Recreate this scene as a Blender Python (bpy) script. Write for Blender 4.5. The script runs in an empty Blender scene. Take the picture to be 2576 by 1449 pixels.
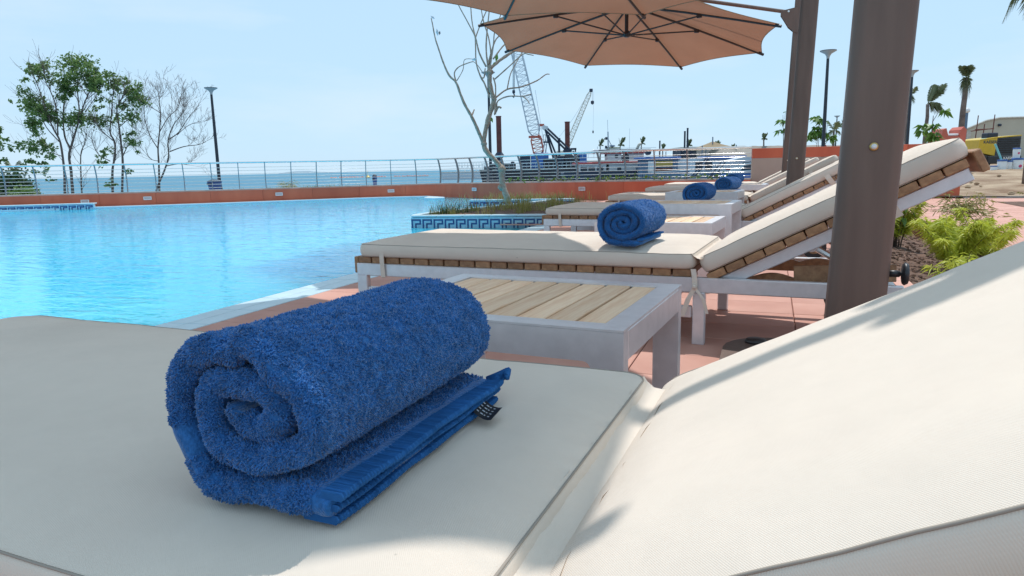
import bpy, bmesh, math, random
import numpy as np
from mathutils import Vector, Matrix, noise

SC = bpy.context.scene
COL = SC.collection
R = math.radians
random.seed(7)

# ------------------------------------------------------------------ camera, sky, sun
YAW, PITCH, ROLL = R(20.7), R(9.84), R(1.24)
CAM = Vector((0, 0, 0.62))
FPX = 1730.0                     # focal length in pixels of a 2576 x 1449 view
_f = Vector((-math.sin(YAW) * math.cos(PITCH), math.cos(YAW) * math.cos(PITCH), -math.sin(PITCH)))
_r0 = Vector((math.cos(YAW), math.sin(YAW), 0))
_u0 = _r0.cross(_f)
_r = _r0 * math.cos(ROLL) - _u0 * math.sin(ROLL)
_u = _u0 * math.cos(ROLL) + _r0 * math.sin(ROLL)
cd = bpy.data.cameras.new('camera')
cam = bpy.data.objects.new('camera', cd)
COL.objects.link(cam)
cam.matrix_world = Matrix(((_r.x, _u.x, -_f.x, CAM.x), (_r.y, _u.y, -_f.y, CAM.y), (_r.z, _u.z, -_f.z, CAM.z), (0, 0, 0, 1)))
cd.sensor_width = 36
cd.lens = FPX / 2576 * 36
cd.clip_start = 0.02
cd.clip_end = 30000
SC.camera = cam

SUN_EL, SUN_AZ = R(65), R(-3)      # azimuth from +Y towards +X
world = bpy.data.worlds.new('World')
SC.world = world
world.use_nodes = True
wn, wl = world.node_tree.nodes, world.node_tree.links
wn.clear()
sky = wn.new('ShaderNodeTexSky')
sky.sky_type = 'NISHITA'
sky.sun_disc = False
sky.sun_elevation = SUN_EL
sky.sun_rotation = SUN_AZ
sky.altitude = 0
sky.air_density = 1.0
sky.dust_density = 0.4
sky.ozone_density = 1.0
# thin high cloud: streaks mixed over the clear sky
tcw = wn.new('ShaderNodeTexCoord')
mpw = wn.new('ShaderNodeMapping')
mpw.inputs['Scale'].default_value = (1.3, 1.3, 6.0)
mpw.inputs['Rotation'].default_value = (0.15, 0.1, 0.6)
nzw = wn.new('ShaderNodeTexNoise')
nzw.inputs['Scale'].default_value = 1.7
nzw.inputs['Detail'].default_value = 6
nzw.inputs['Roughness'].default_value = 0.55
rmw = wn.new('ShaderNodeMapRange')
rmw.inputs['From Min'].default_value = 0.46
rmw.inputs['From Max'].default_value = 0.74
rmw.inputs['To Max'].default_value = 0.7
mxw = wn.new('ShaderNodeMixRGB')
mxw.inputs['Color2'].default_value = (3.7, 4.4, 4.95, 1)
bg = wn.new('ShaderNodeBackground')
bg.inputs['Strength'].default_value = 0.13
wo = wn.new('ShaderNodeOutputWorld')
wl.new(tcw.outputs['Generated'], mpw.inputs['Vector'])
wl.new(mpw.outputs['Vector'], nzw.inputs['Vector'])
wl.new(nzw.outputs['Fac'], rmw.inputs['Value'])
# humid sea air: an even pale blue veil over the whole dome, thin cloud above it
vlw = wn.new('ShaderNodeMixRGB')
vlw.inputs['Fac'].default_value = 0.92
vlw.inputs['Color2'].default_value = (2.62, 3.80, 4.85, 1)
wl.new(sky.outputs['Color'], vlw.inputs['Color1'])
wl.new(rmw.outputs['Result'], mxw.inputs['Fac'])
wl.new(vlw.outputs['Color'], mxw.inputs['Color1'])
wl.new(mxw.outputs['Color'], bg.inputs['Color'])
wl.new(bg.outputs['Background'], wo.inputs['Surface'])

sd = bpy.data.lights.new('sun', 'SUN')
sd.energy = 2.0
sd.angle = R(0.53)
sd.color = (1.0, 0.98, 0.955)
sun = bpy.data.objects.new('sun', sd)
COL.objects.link(sun)
_sv = Vector((math.sin(SUN_AZ) * math.cos(SUN_EL), math.cos(SUN_AZ) * math.cos(SUN_EL), math.sin(SUN_EL)))
sun.rotation_euler = _sv.to_track_quat('Z', 'Y').to_euler()
sun.location = (0, 0, 30)

vs = SC.view_settings
vs.view_transform = 'Standard'
vs.look = 'None'
vs.exposure = 0.65
vs.gamma = 1
vs.use_curve_mapping = False
SC.cycles.max_bounces = 8
SC.cycles.diffuse_bounces = 4
SC.cycles.glossy_bounces = 3
SC.cycles.transmission_bounces = 4
SC.cycles.transparent_max_bounces = 6
SC.cycles.sample_clamp_indirect = 6

# ------------------------------------------------------------------ points from the survey of the view
def at(x, y, z=None, d=None):
    """world point seen at (x, y) of the 2576 x 1449 view, on height z or at depth d"""
    v = _f * FPX + _r * (x - 1288) - _u * (y - 724.5)
    t = (z - CAM.z) / v.z if z is not None else d / FPX
    return CAM + v * t

# ------------------------------------------------------------------ mesh builder
class MB:
    def __init__(s):
        s.v, s.f = [], []
    def add(s, verts, faces, M=None):
        o = len(s.v)
        if M is not None:
            verts = [M @ Vector(p) for p in verts]
        s.v += [tuple(p) for p in verts]
        s.f += [tuple(i + o for i in f) for f in faces]
        return s
    def box(s, c, sz, M=None, b=0.0):
        hx, hy, hz = sz[0] / 2, sz[1] / 2, sz[2] / 2
        if b <= 0:
            vs_ = [(c[0] + i * hx, c[1] + j * hy, c[2] + k * hz) for i in (-1, 1) for j in (-1, 1) for k in (-1, 1)]
            return s.add(vs_, [(0, 1, 3, 2), (4, 6, 7, 5), (0, 4, 5, 1), (2, 3, 7, 6), (0, 2, 6, 4), (1, 5, 7, 3)], M)
        b = min(b, hx * .9, hy * .9, hz * .9)
        vs_, ix = [], {}
        for i in (-1, 1):
            for j in (-1, 1):
                for k in (-1, 1):
                    for a in range(3):
                        p = [i * (hx - b), j * (hy - b), k * (hz - b)]
                        p[a] += (i, j, k)[a] * b
                        ix[(i, j, k, a)] = len(vs_)
                        vs_.append((c[0] + p[0], c[1] + p[1], c[2] + p[2]))
        F = []
        for sg in (-1, 1):
            q = [(-1, -1), (1, -1), (1, 1), (-1, 1)]
            F.append([ix[(sg, m, n, 0)] for m, n in q])
            F.append([ix[(m, sg, n, 1)] for m, n in q])
            F.append([ix[(m, n, sg, 2)] for m, n in q])
        for m in (-1, 1):
            for n in (-1, 1):
                F.append([ix[(-1, m, n, 1)], ix[(1, m, n, 1)], ix[(1, m, n, 2)], ix[(-1, m, n, 2)]])
                F.append([ix[(m, -1, n, 0)], ix[(m, 1, n, 0)], ix[(m, 1, n, 2)], ix[(m, -1, n, 2)]])
                F.append([ix[(m, n, -1, 0)], ix[(m, n, 1, 0)], ix[(m, n, 1, 1)], ix[(m, n, -1, 1)]])
                for k in (-1, 1):
                    if k == 1:
                        F.append([ix[(m, n, 1, a)] for a in range(3)])
                    else:
                        F.append([ix[(m, n, -1, a)] for a in (0, 2, 1)])
        return s.add(vs_, F, M)
    def tube(s, pts, rad, n=6, M=None, cap=True):
        pts = [Vector(p) for p in pts]
        if not hasattr(rad, '__len__'):
            rad = [rad] * len(pts)
        V, F = [], []
        nrm = None
        for i, p in enumerate(pts):
            t = (pts[min(i + 1, len(pts) - 1)] - pts[max(i - 1, 0)])
            if t.length < 1e-9:
                t = Vector((0, 0, 1))
            t.normalize()
            if nrm is None:
                nrm = t.orthogonal().normalized()
            else:
                nrm = nrm - t * nrm.dot(t)
                nrm = nrm.normalized() if nrm.length > 1e-6 else t.orthogonal().normalized()
            bn = t.cross(nrm)
            for k in range(n):
                a = 2 * math.pi * k / n
                V.append(p + (nrm * math.cos(a) + bn * math.sin(a)) * rad[i])
        for i in range(len(pts) - 1):
            for k in range(n):
                F.append((i * n + k, i * n + (k + 1) % n, (i + 1) * n + (k + 1) % n, (i + 1) * n + k))
        if cap:
            F.append(tuple(range(n - 1, -1, -1)))
            F.append(tuple(range((len(pts) - 1) * n, len(pts) * n)))
        return s.add(V, F, M)
    def lathe(s, prof, n=16, M=None):
        V, F = [], []
        for r, z in prof:
            for k in range(n):
                a = 2 * math.pi * k / n
                V.append((r * math.cos(a), r * math.sin(a), z))
        for i in range(len(prof) - 1):
            for k in range(n):
                F.append((i * n + k, i * n + (k + 1) % n, (i + 1) * n + (k + 1) % n, (i + 1) * n + k))
        F.append(tuple(range(n - 1, -1, -1)))
        F.append(tuple(range((len(prof) - 1) * n, len(prof) * n)))
        return s.add(V, F, M)
    def prism(s, poly, lo, hi, axis='y', M=None):
        """2-D outline extruded along an axis"""
        n = len(poly)
        mk = {'y': lambda p, t: (p[0], t, p[1]), 'z': lambda p, t: (p[0], p[1], t), 'x': lambda p, t: (t, p[0], p[1])}[axis]
        V = [mk(p, lo) for p in poly] + [mk(p, hi) for p in poly]
        F = [tuple(range(n)), tuple(range(2 * n - 1, n - 1, -1))]
        F += [(i, (i + 1) % n, n + (i + 1) % n, n + i) for i in range(n)]
        return s.add(V, F, M)

def mesh_from(name, mb, mat, smooth=False, recalc=True):
    me = bpy.data.meshes.new(name)
    me.from_pydata(mb.v, [], mb.f)
    if recalc and len(mb.f) < 30000:
        bm = bmesh.new()
        bm.from_mesh(me)
        bmesh.ops.recalc_face_normals(bm, faces=bm.faces)
        bm.to_mesh(me)
        bm.free()
    if mat is not None:
        me.materials.append(mat)
    if smooth:
        me.polygons.foreach_set('use_smooth', [True] * len(me.polygons))
        if smooth == 'auto':
            try:
                me.set_sharp_from_angle(angle=R(35))
            except Exception:
                pass
    me.update()
    return me

def mesh_np(name, V, F, mat, smooth=False):
    """fast mesh of equal-sided faces from numpy arrays"""
    V = np.asarray(V, np.float32)
    F = np.asarray(F, np.int32)
    me = bpy.data.meshes.new(name)
    me.vertices.add(len(V))
    me.vertices.foreach_set('co', V.ravel())
    k = F.shape[1]
    me.loops.add(F.size)
    me.loops.foreach_set('vertex_index', F.ravel())
    me.polygons.add(len(F))
    me.polygons.foreach_set('loop_start', np.arange(0, F.size, k, dtype=np.int32))
    me.polygons.foreach_set('loop_total', np.full(len(F), k, np.int32))
    if smooth:
        me.polygons.foreach_set('use_smooth', np.ones(len(F), bool))
    me.materials.append(mat)
    me.update(calc_edges=True)
    me.validate()
    return me

def obj(name, me, parent=None, loc=None, rot=None, kind=None, label=None):
    o = bpy.data.objects.new(name, me)
    COL.objects.link(o)
    if parent is not None:
        o.parent = parent
    if loc is not None:
        o.location = loc
    if rot is not None:
        o.rotation_euler = rot
    if kind:
        o['kind'] = kind
    if label:
        o['label'] = label
    return o

def part(name, mb, mat, parent, smooth=False, **k):
    return obj(name, mesh_from(name, mb, mat, smooth), parent, **k)

def tag(o, label, cat, group=None):
    o['label'] = label
    o['category'] = cat
    if group:
        o['group'] = group
    return o

def thing(name, label, cat, loc=(0, 0, 0), rz=0.0, group=None):
    o = bpy.data.objects.new(name, None)
    o.empty_display_size = .05
    COL.objects.link(o)
    o.location = loc
    o.rotation_euler = (0, 0, rz)
    return tag(o, label, cat, group)

def copy_tree(o, parent=None):
    c = o.copy()
    COL.objects.link(c)
    if parent is not None:
        c.parent = parent
    for ch in list(o.children):
        copy_tree(ch, c)
    return c

# ------------------------------------------------------------------ materials
def mat(name, col, rough=.6, metal=0.0, var=.12, vscale=8.0, bump=0.0, bscale=60.0, rnd=0.0, col2=None,
        spec=.5, stretch=None, detail=4, transl=0.0, sheen=0.0, coord='Object', bdist=.01):
    m = bpy.data.materials.new(name)
    m.use_nodes = True
    n, l = m.node_tree.nodes, m.node_tree.links
    p = n['Principled BSDF']
    p.inputs['Roughness'].default_value = rough
    p.inputs['Metallic'].default_value = metal
    p.inputs['Specular IOR Level'].default_value = spec
    if sheen:
        p.inputs['Sheen Weight'].default_value = sheen
        p.inputs['Sheen Roughness'].default_value = .4
    tc = n.new('ShaderNodeTexCoord')
    mp = n.new('ShaderNodeMapping')
    if stretch:
        mp.inputs['Scale'].default_value = stretch
    l.new(tc.outputs[coord], mp.inputs['Vector'])
    nz = n.new('ShaderNodeTexNoise')
    nz.inputs['Scale'].default_value = vscale
    nz.inputs['Detail'].default_value = detail
    l.new(mp.outputs['Vector'], nz.inputs['Vector'])
    rp = n.new('ShaderNodeValToRGB')
    c2 = col2 or tuple(min(1, c * (1 + var)) for c in col)
    c1 = col if col2 else tuple(c * (1 - var) for c in col)
    rp.color_ramp.elements[0].position = .33
    rp.color_ramp.elements[1].position = .67
    rp.color_ramp.elements[0].color = (*c1, 1)
    rp.color_ramp.elements[1].color = (*c2, 1)
    l.new(nz.outputs['Fac'], rp.inputs['Fac'])
    out = rp.outputs['Color']
    if rnd:
        oi = n.new('ShaderNodeObjectInfo')
        mr = n.new('ShaderNodeMapRange')
        mr.inputs['To Min'].default_value = 1 - rnd
        mr.inputs['To Max'].default_value = 1 + rnd
        l.new(oi.outputs['Random'], mr.inputs['Value'])
        hs = n.new('ShaderNodeHueSaturation')
        l.new(mr.outputs['Result'], hs.inputs['Value'])
        l.new(out, hs.inputs['Color'])
        out = hs.outputs['Color']
    l.new(out, p.inputs['Base Color'])
    if bump:
        bz = n.new('ShaderNodeTexNoise')
        bz.inputs['Scale'].default_value = bscale
        bz.inputs['Detail'].default_value = 5
        l.new(mp.outputs['Vector'], bz.inputs['Vector'])
        bp = n.new('ShaderNodeBump')
        bp.inputs['Strength'].default_value = bump
        bp.inputs['Distance'].default_value = bdist
        l.new(bz.outputs['Fac'], bp.inputs['Height'])
        l.new(bp.outputs['Normal'], p.inputs['Normal'])
    if transl:
        tr = n.new('ShaderNodeBsdfTranslucent')
        l.new(out, tr.inputs['Color'])
        mx = n.new('ShaderNodeMixShader')
        mx.inputs['Fac'].default_value = transl
        l.new(p.outputs['BSDF'], mx.inputs[1])
        l.new(tr.outputs['BSDF'], mx.inputs[2])
        l.new(mx.outputs['Shader'], n['Material Output'].inputs['Surface'])
    return m

def weave(name, col, period=.0016, strength=.25, wear=False, **k):
    """cloth: crossed fine ribs as relief"""
    m = mat(name, col, **k)
    n, l = m.node_tree.nodes, m.node_tree.links
    p = n['Principled BSDF']
    tc = n.new('ShaderNodeTexCoord')
    outs = []
    for rot, ph in ((R(52), 1.0), (R(-38), .8)):
        mp = n.new('ShaderNodeMapping')
        mp.inputs['Rotation'].default_value = (0, 0, rot)
        l.new(tc.outputs['Object'], mp.inputs['Vector'])
        w = n.new('ShaderNodeTexWave')
        w.inputs['Scale'].default_value = .314 / period * ph
        w.inputs['Distortion'].default_value = .6
        w.inputs['Detail'].default_value = 1
        l.new(mp.outputs['Vector'], w.inputs['Vector'])
        outs.append(w.outputs['Fac'])
    nz = n.new('ShaderNodeTexNoise')
    nz.inputs['Scale'].default_value = 14
    nz.inputs['Detail'].default_value = 3
    l.new(tc.outputs['Object'], nz.inputs['Vector'])
    if wear:
        base = p.inputs['Base Color'].links[0].from_socket
        s1 = n.new('ShaderNodeTexNoise')
        s1.inputs['Scale'].default_value = 2.3
        s1.inputs['Detail'].default_value = 7
        s1.inputs['Roughness'].default_value = .65
        r1 = n.new('ShaderNodeMapRange')
        r1.inputs['From Min'].default_value = .35
        r1.inputs['From Max'].default_value = .75
        r1.inputs['To Min'].default_value = 1.03
        r1.inputs['To Max'].default_value = .88
        v1 = n.new('ShaderNodeTexVoronoi')
        v1.inputs['Scale'].default_value = 9
        r2 = n.new('ShaderNodeMapRange')
        r2.inputs['From Min'].default_value = .008
        r2.inputs['From Max'].default_value = .022
        r2.inputs['To Min'].default_value = .45
        r2.inputs['To Max'].default_value = 1
        mm = n.new('ShaderNodeMath')
        mm.operation = 'MULTIPLY'
        hs = n.new('ShaderNodeHueSaturation')
        l.new(tc.outputs['Object'], s1.inputs['Vector'])
        l.new(tc.outputs['Object'], v1.inputs['Vector'])
        l.new(s1.outputs['Fac'], r1.inputs['Value'])
        l.new(v1.outputs['Distance'], r2.inputs['Value'])
        l.new(r1.outputs['Result'], mm.inputs[0])
        l.new(r2.outputs['Result'], mm.inputs[1])
        l.new(mm.outputs[0], hs.inputs['Value'])
        l.new(base, hs.inputs['Color'])
        l.new(hs.outputs['Color'], p.inputs['Base Color'])
    ad = n.new('ShaderNodeMath')
    ad.operation = 'ADD'
    l.new(outs[0], ad.inputs[0])
    l.new(outs[1], ad.inputs[1])
    b1 = n.new('ShaderNodeBump')
    b1.inputs['Strength'].default_value = strength
    b1.inputs['Distance'].default_value = .0006
    l.new(ad.outputs[0], b1.inputs['Height'])
    b2 = n.new('ShaderNodeBump')
    b2.inputs['Strength'].default_value = .18
    b2.inputs['Distance'].default_value = .012
    l.new(nz.outputs['Fac'], b2.inputs['Height'])
    l.new(b1.outputs['Normal'], b2.inputs['Normal'])
    l.new(b2.outputs['Normal'], p.inputs['Normal'])
    return m

def water(name, col, col2, rough, scales, strength, dist, spec=.5, vs_=1.0, sss=0.0):
    m = bpy.data.materials.new(name)
    m.use_nodes = True
    n, l = m.node_tree.nodes, m.node_tree.links
    p = n['Principled BSDF']
    p.inputs['Roughness'].default_value = rough
    p.inputs['IOR'].default_value = 1.33
    p.inputs['Specular IOR Level'].default_value = spec
    tc = n.new('ShaderNodeTexCoord')
    nz = n.new('ShaderNodeTexNoise')
    nz.inputs['Scale'].default_value = vs_
    nz.inputs['Detail'].default_value = 3
    l.new(tc.outputs['Object'], nz.inputs['Vector'])
    rp = n.new('ShaderNodeValToRGB')
    rp.color_ramp.elements[0].position = .35
    rp.color_ramp.elements[1].position = .65
    rp.color_ramp.elements[0].color = (*col, 1)
    rp.color_ramp.elements[1].color = (*col2, 1)
    l.new(nz.outputs['Fac'], rp.inputs['Fac'])
    l.new(rp.outputs['Color'], p.inputs['Base Color'])
    prev = None
    for (sc, st, ms) in scales:
        mp = n.new('ShaderNodeMapping')
        mp.inputs['Scale'].default_value = ms
        mp.inputs['Rotation'].default_value = (0, 0, YAW)
        l.new(tc.outputs['Object'], mp.inputs['Vector'])
        t = n.new('ShaderNodeTexNoise')
        t.inputs['Scale'].default_value = sc
        t.inputs['Detail'].default_value = 2
        t.inputs['Distortion'].default_value = .8
        l.new(mp.outputs['Vector'], t.inputs['Vector'])
        b = n.new('ShaderNodeBump')
        b.inputs['Strength'].default_value = strength * st
        b.inputs['Distance'].default_value = dist
        l.new(t.outputs['Fac'], b.inputs['Height'])
        if prev is not None:
            l.new(prev.outputs['Normal'], b.inputs['Normal'])
        prev = b
    l.new(prev.outputs['Normal'], p.inputs['Normal'])
    if sss:
        p.inputs['Subsurface Weight'].default_value = 1.0
        p.inputs['Subsurface Radius'].default_value = (.8, 1.0, 1.0)
        p.inputs['Subsurface Scale'].default_value = sss
    return m

M_ = {}
M_['cushion'] = weave('cushion_cloth', (.775, .665, .555), period=.00115, strength=.3, rough=.85, var=.03, vscale=3, spec=.2, wear=True)
M_['piping'] = mat('piping_cloth', (.36, .31, .26), rough=.9, var=.05, spec=.1)
M_['towel'] = mat('towel_terry', (.03, .14, .37), rough=.95, var=.22, vscale=220, bump=.6, bscale=420, sheen=.35, spec=.08, bdist=.003)
M_['pile'] = mat('towel_pile', (.036, .165, .44), rough=.95, var=.22, vscale=60, sheen=.4, spec=.08)
def ribbed(name, col, period):
    m = mat(name, col, rough=.9, var=.15, vscale=40, spec=.1)
    n, l = m.node_tree.nodes, m.node_tree.links
    tc = n.new('ShaderNodeTexCoord')
    w = n.new('ShaderNodeTexWave')
    w.bands_direction = 'Y'
    w.inputs['Scale'].default_value = .314 / period
    w.inputs['Distortion'].default_value = 1.5
    w.inputs['Detail Scale'].default_value = 30
    l.new(tc.outputs['Object'], w.inputs['Vector'])
    nz = n.new('ShaderNodeTexNoise')
    nz.inputs['Scale'].default_value = 300
    l.new(tc.outputs['Object'], nz.inputs['Vector'])
    b = n.new('ShaderNodeBump')
    b.inputs['Strength'].default_value = .8
    b.inputs['Distance'].default_value = .0025
    l.new(w.outputs['Fac'], b.inputs['Height'])
    b2 = n.new('ShaderNodeBump')
    b2.inputs['Strength'].default_value = .5
    b2.inputs['Distance'].default_value = .001
    l.new(nz.outputs['Fac'], b2.inputs['Height'])
    l.new(b.outputs['Normal'], b2.inputs['Normal'])
    l.new(b2.outputs['Normal'], n['Principled BSDF'].inputs['Normal'])
    return m
M_['hem'] = ribbed('towel_hem', (.034, .16, .43), .005)
M_['alu'] = mat('satin_aluminium', (.76, .75, .76), rough=.38, metal=.55, var=.05, vscale=30, bump=.03, bscale=300)
M_['teak'] = mat('weathered_teak', (.78, .48, .285), col2=(.90, .65, .44), spec=.2, rough=.6, vscale=9, stretch=(14, 1, 6), bump=.12, bscale=25, rnd=.14, detail=6)
M_['teak_brown'] = mat('oiled_teak', (.27, .135, .065), col2=(.42, .225, .11), rough=.55, vscale=9, stretch=(6, 1, 6), bump=.1, bscale=25, rnd=.22, detail=6)
M_['pole'] = mat('bronze_powder_coat', (.165, .113, .090), rough=.52, metal=.3, var=.10, vscale=6, bump=.05, bscale=500, stretch=(4, 4, .4))
M_['dark_metal'] = mat('dark_rib_metal', (.055, .047, .045), rough=.45, metal=.4, var=.08)
M_['post_steel'] = mat('post_steel', (.24, .245, .26), rough=.35, metal=.7, var=.05)
M_['steel'] = mat('brushed_steel', (.70, .69, .67), rough=.26, metal=1.0, var=.05, vscale=20)
M_['black'] = mat('black_plastic', (.022, .022, .025), rough=.4, var=.1)
M_['canopy'] = weave('canopy_cloth', (.42, .20, .12), period=.004, strength=.1, rough=.9, var=.05, vscale=2, transl=.27, spec=.1)
M_['tile'] = mat('terracotta_tile', (.52, .25, .185), col2=(.62, .33, .25), rough=.7, vscale=3.5, bump=.08, bscale=40, rnd=.07)
M_['grout'] = mat('deck_grout', (.34, .155, .115), rough=.9, var=.1)
M_['terra'] = mat('terracotta_wall_paint', (.52, .105, .048), col2=(.62, .145, .068), rough=.55, vscale=3.0, bump=.06, bscale=30, rnd=.13, stretch=(1, 1, .25), detail=6)
M_['red_kerb'] = mat('red_kerb', (.26, .075, .05), rough=.7, var=.18, vscale=5, bump=.1, bscale=40)
M_['render'] = mat('beige_render', (.44, .35, .29), rough=.85, var=.06, vscale=3, bump=.08, bscale=60)
M_['concrete'] = mat('pale_concrete', (.50, .47, .42), rough=.85, var=.15, vscale=5, bump=.15, bscale=40)
M_['coping'] = mat('pale_pool_tile', (.54, .70, .75), rough=.35, var=.05, vscale=6, rnd=.04, bump=.04, bscale=30)
M_['mosaic'] = mat('pale_blue_mosaic', (.33, .56, .66), rough=.25, var=.12, vscale=26)
M_['mosaic_dark'] = mat('navy_mosaic', (.012, .055, .19), rough=.22, var=.35, vscale=40)
M_['soil'] = mat('garden_soil', (.10, .055, .038), col2=(.22, .125, .085), rough=.95, vscale=16, bump=.9, bscale=40, bdist=.03)
M_['earth'] = mat('building_site_earth', (.21, .12, .065), col2=(.44, .32, .21), rough=.95, vscale=1.6, bump=.8, bscale=6, bdist=.08, detail=8)
M_['sand'] = mat('grey_sand', (.27, .24, .205), rough=.95, var=.12, vscale=.5, bump=.4, bscale=3, bdist=.2)
M_['white'] = mat('white_paint', (.74, .74, .73), rough=.45, var=.05)
M_['lens'] = mat('frosted_lens', (.55, .42, .42), rough=.4, var=.06)
M_['bark'] = mat('grey_bark', (.29, .225, .17), col2=(.44, .37, .29), rough=.85, vscale=28, bump=.6, bscale=60, bdist=.02)
M_['bark_far'] = mat('dark_bark', (.13, .095, .08), rough=.9, var=.25, vscale=3)
M_['twig'] = mat('bare_twig', (.17, .12, .10), rough=.9, var=.2)
M_['leaf'] = mat('tree_leaf', (.125, .21, .055), col2=(.20, .30, .09), rough=.55, vscale=.9, transl=.5)
M_['leaf_dark'] = mat('bush_leaf', (.035, .075, .022), col2=(.06, .115, .035), rough=.6, vscale=1.5, transl=.2)
M_['leaf_lime'] = mat('lime_leaf', (.48, .54, .05), col2=(.64, .66, .09), rough=.5, vscale=8, transl=.45)
M_['leaf_olive'] = mat('olive_leaf', (.26, .25, .06), col2=(.36, .33, .10), rough=.55, vscale=9, transl=.3)
M_['leaf_fresh'] = mat('fresh_leaf', (.10, .20, .03), col2=(.16, .28, .05), rough=.45, vscale=6, transl=.3)
M_['grass'] = mat('dry_grass', (.24, .27, .07), col2=(.42, .36, .14), rough=.8, vscale=5, transl=.25)
M_['palm'] = mat('palm_frond', (.10, .13, .055), col2=(.20, .21, .09), rough=.6, vscale=3, transl=.2)
M_['palm_trunk'] = mat('palm_trunk', (.17, .13, .11), rough=.9, var=.25, vscale=6, bump=.6, bscale=14, bdist=.03)
M_['rust'] = mat('rust_steel', (.145, .042, .035), rough=.8, var=.22, vscale=1.5)
M_['navy'] = mat('navy_steel', (.018, .028, .055), rough=.6, var=.2, vscale=.6)
M_['blue'] = mat('blue_paint', (.035, .12, .36), rough=.5, var=.15, vscale=.8)
M_['blue2'] = mat('slate_blue_paint', (.10, .16, .24), rough=.5, var=.15, vscale=.8)
M_['red'] = mat('red_paint', (.42, .055, .05), rough=.5, var=.12, vscale=1)
M_['orange'] = mat('orange_plastic', (.62, .14, .09), rough=.5, var=.15, vscale=1)
M_['pale'] = mat('faded_white_paint', (.60, .61, .62), rough=.5, var=.1, vscale=.8)
M_['lattice'] = mat('hazed_grey_lattice_steel', (.50, .53, .57), rough=.5, var=.08)  # steel grey paled in its colour to stand in for haze over the harbour
M_['lattice_red'] = mat('red_lattice_steel', (.50, .11, .07), rough=.5, var=.1)
M_['lattice_cream'] = mat('cream_lattice_steel', (.50, .47, .40), rough=.5, var=.08)
M_['hull'] = mat('barge_hull', (.035, .034, .042), rough=.7, var=.3, vscale=.5)
M_['yellow'] = mat('yellow_enamel', (.62, .40, .02), rough=.4, var=.05)
M_['grille'] = mat('dark_grille', (.055, .060, .068), rough=.5, var=.1)
M_['glass'] = mat('dark_glass', (.03, .05, .07), rough=.1, var=.1)
M_['lamp'] = mat('lamp_post_paint', (.020, .024, .036), rough=.45, var=.1)
M_['lamp_bowl'] = mat('lamp_bowl', (.42, .43, .44), rough=.4, var=.05)
M_['cloth_sail'] = mat('sail_cloth', (.42, .31, .19), rough=.9, var=.06, transl=.3)
M_['wall_far'] = mat('beige_building', (.50, .45, .36), rough=.85, var=.04, vscale=.4)
M_['teal'] = mat('teal_paint', (.20, .52, .52), rough=.5, var=.05)
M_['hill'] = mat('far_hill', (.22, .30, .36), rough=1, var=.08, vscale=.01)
M_['pink'] = mat('pink_print', (.62, .06, .16), rough=.5, var=.05)
M_['ochre'] = mat('ochre_panel', (.42, .28, .06), rough=.6, var=.15)
M_['pool'] = water('pool_water', (.035, .54, .90), (.06, .62, .94), .04,
                   [(2.2, .9, (1, 2.6, 1)), (7, .45, (1, 2.4, 1))], .19, .05, spec=.28, vs_=.35, sss=4.0)
M_['sea'] = water('sea_water', (.12, .25, .34), (.15, .29, .375), .5, [(.25, 1, (1, 2.5, 1)), (1.2, .5, (1, 2, 1))], .5, .5, spec=0.0, vs_=.01)

# ------------------------------------------------------------------ setting: ground, deck, water, sea
def sheet(name, poly, z, m, kind='structure', thick=None):
    mb = MB()
    if thick:
        mb.prism(poly, z - thick, z, 'z')
    else:
        mb.add([(x, y, z) for x, y in poly], [tuple(range(len(poly)))])
    return obj(name, mesh_from(name, mb, m), kind=kind)

def catmull(P, k=6):
    out = []
    for i in range(len(P) - 1):
        p0, p1, p2, p3 = P[max(i - 1, 0)], P[i], P[i + 1], P[min(i + 2, len(P) - 1)]
        for j in range(k):
            t = j / k
            out.append(tuple(.5 * ((2 * p1[a]) + (-p0[a] + p2[a]) * t + (2 * p0[a] - 5 * p1[a] + 4 * p2[a] - p3[a]) * t * t
                                   + (-p0[a] + 3 * p1[a] - 3 * p2[a] + p3[a]) * t ** 3) for a in range(len(p1))))
    out.append(tuple(P[-1]))
    return out

WALLP = [(-24, 3.5), (-20, 7.2), (-16.4, 9.6), (-14.3, 11.1), (-12.3, 12.6), (-10.6, 14.2), (-9.3, 15.35), (-8.0, 15.8),
         (-6.6, 15.1), (-5.1, 14.25), (-3.7, 13.4), (-2.6, 12.95), (-1.5, 12.9), (-.36, 12.9)]
WALL = catmull(WALLP, 6)
def resample(P, step):
    P = [Vector(p) for p in P]
    out = [P[0].copy()]
    acc = 0
    for a, b in zip(P[:-1], P[1:]):
        L = (b - a).length
        d = step - acc
        while d <= L:
            out.append(a + (b - a) * (d / L))
            d += step
        acc = (acc + L) % step if d > L else acc
        acc = L - (d - step)
    return out

# sea to the horizon, hidden seabed beyond the quay
sheet('sea', [(-9000, -9000), (9000, -9000), (9000, 12000), (-9000, 12000)], -1.5, M_['sea'])
# land under the pool terrace (kept below everything that stands on it)
sheet('ground', [(-26, -12), (60, -12), (60, 90), (3, 60), (.5, 30), (-1, 16.5), (-9, 18.5), (-17, 12.5), (-26, 6)], -.55, M_['sand'], thick=1.6)

POOL_X0, POOL_X1 = -2.44, -2.20
wp = [p for p in WALL]
sheet('pool_water', [(-24, -4), (POOL_X0 + .03, -4), (POOL_X0 + .03, 7.6), (-3.3, 7.5), (-3.3, 12.6), (-2.9, 13.0)]
      + [(x, y + .06) for x, y in reversed(wp) if x < -3.2], -.045, M_['pool'], thick=6.0)

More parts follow.
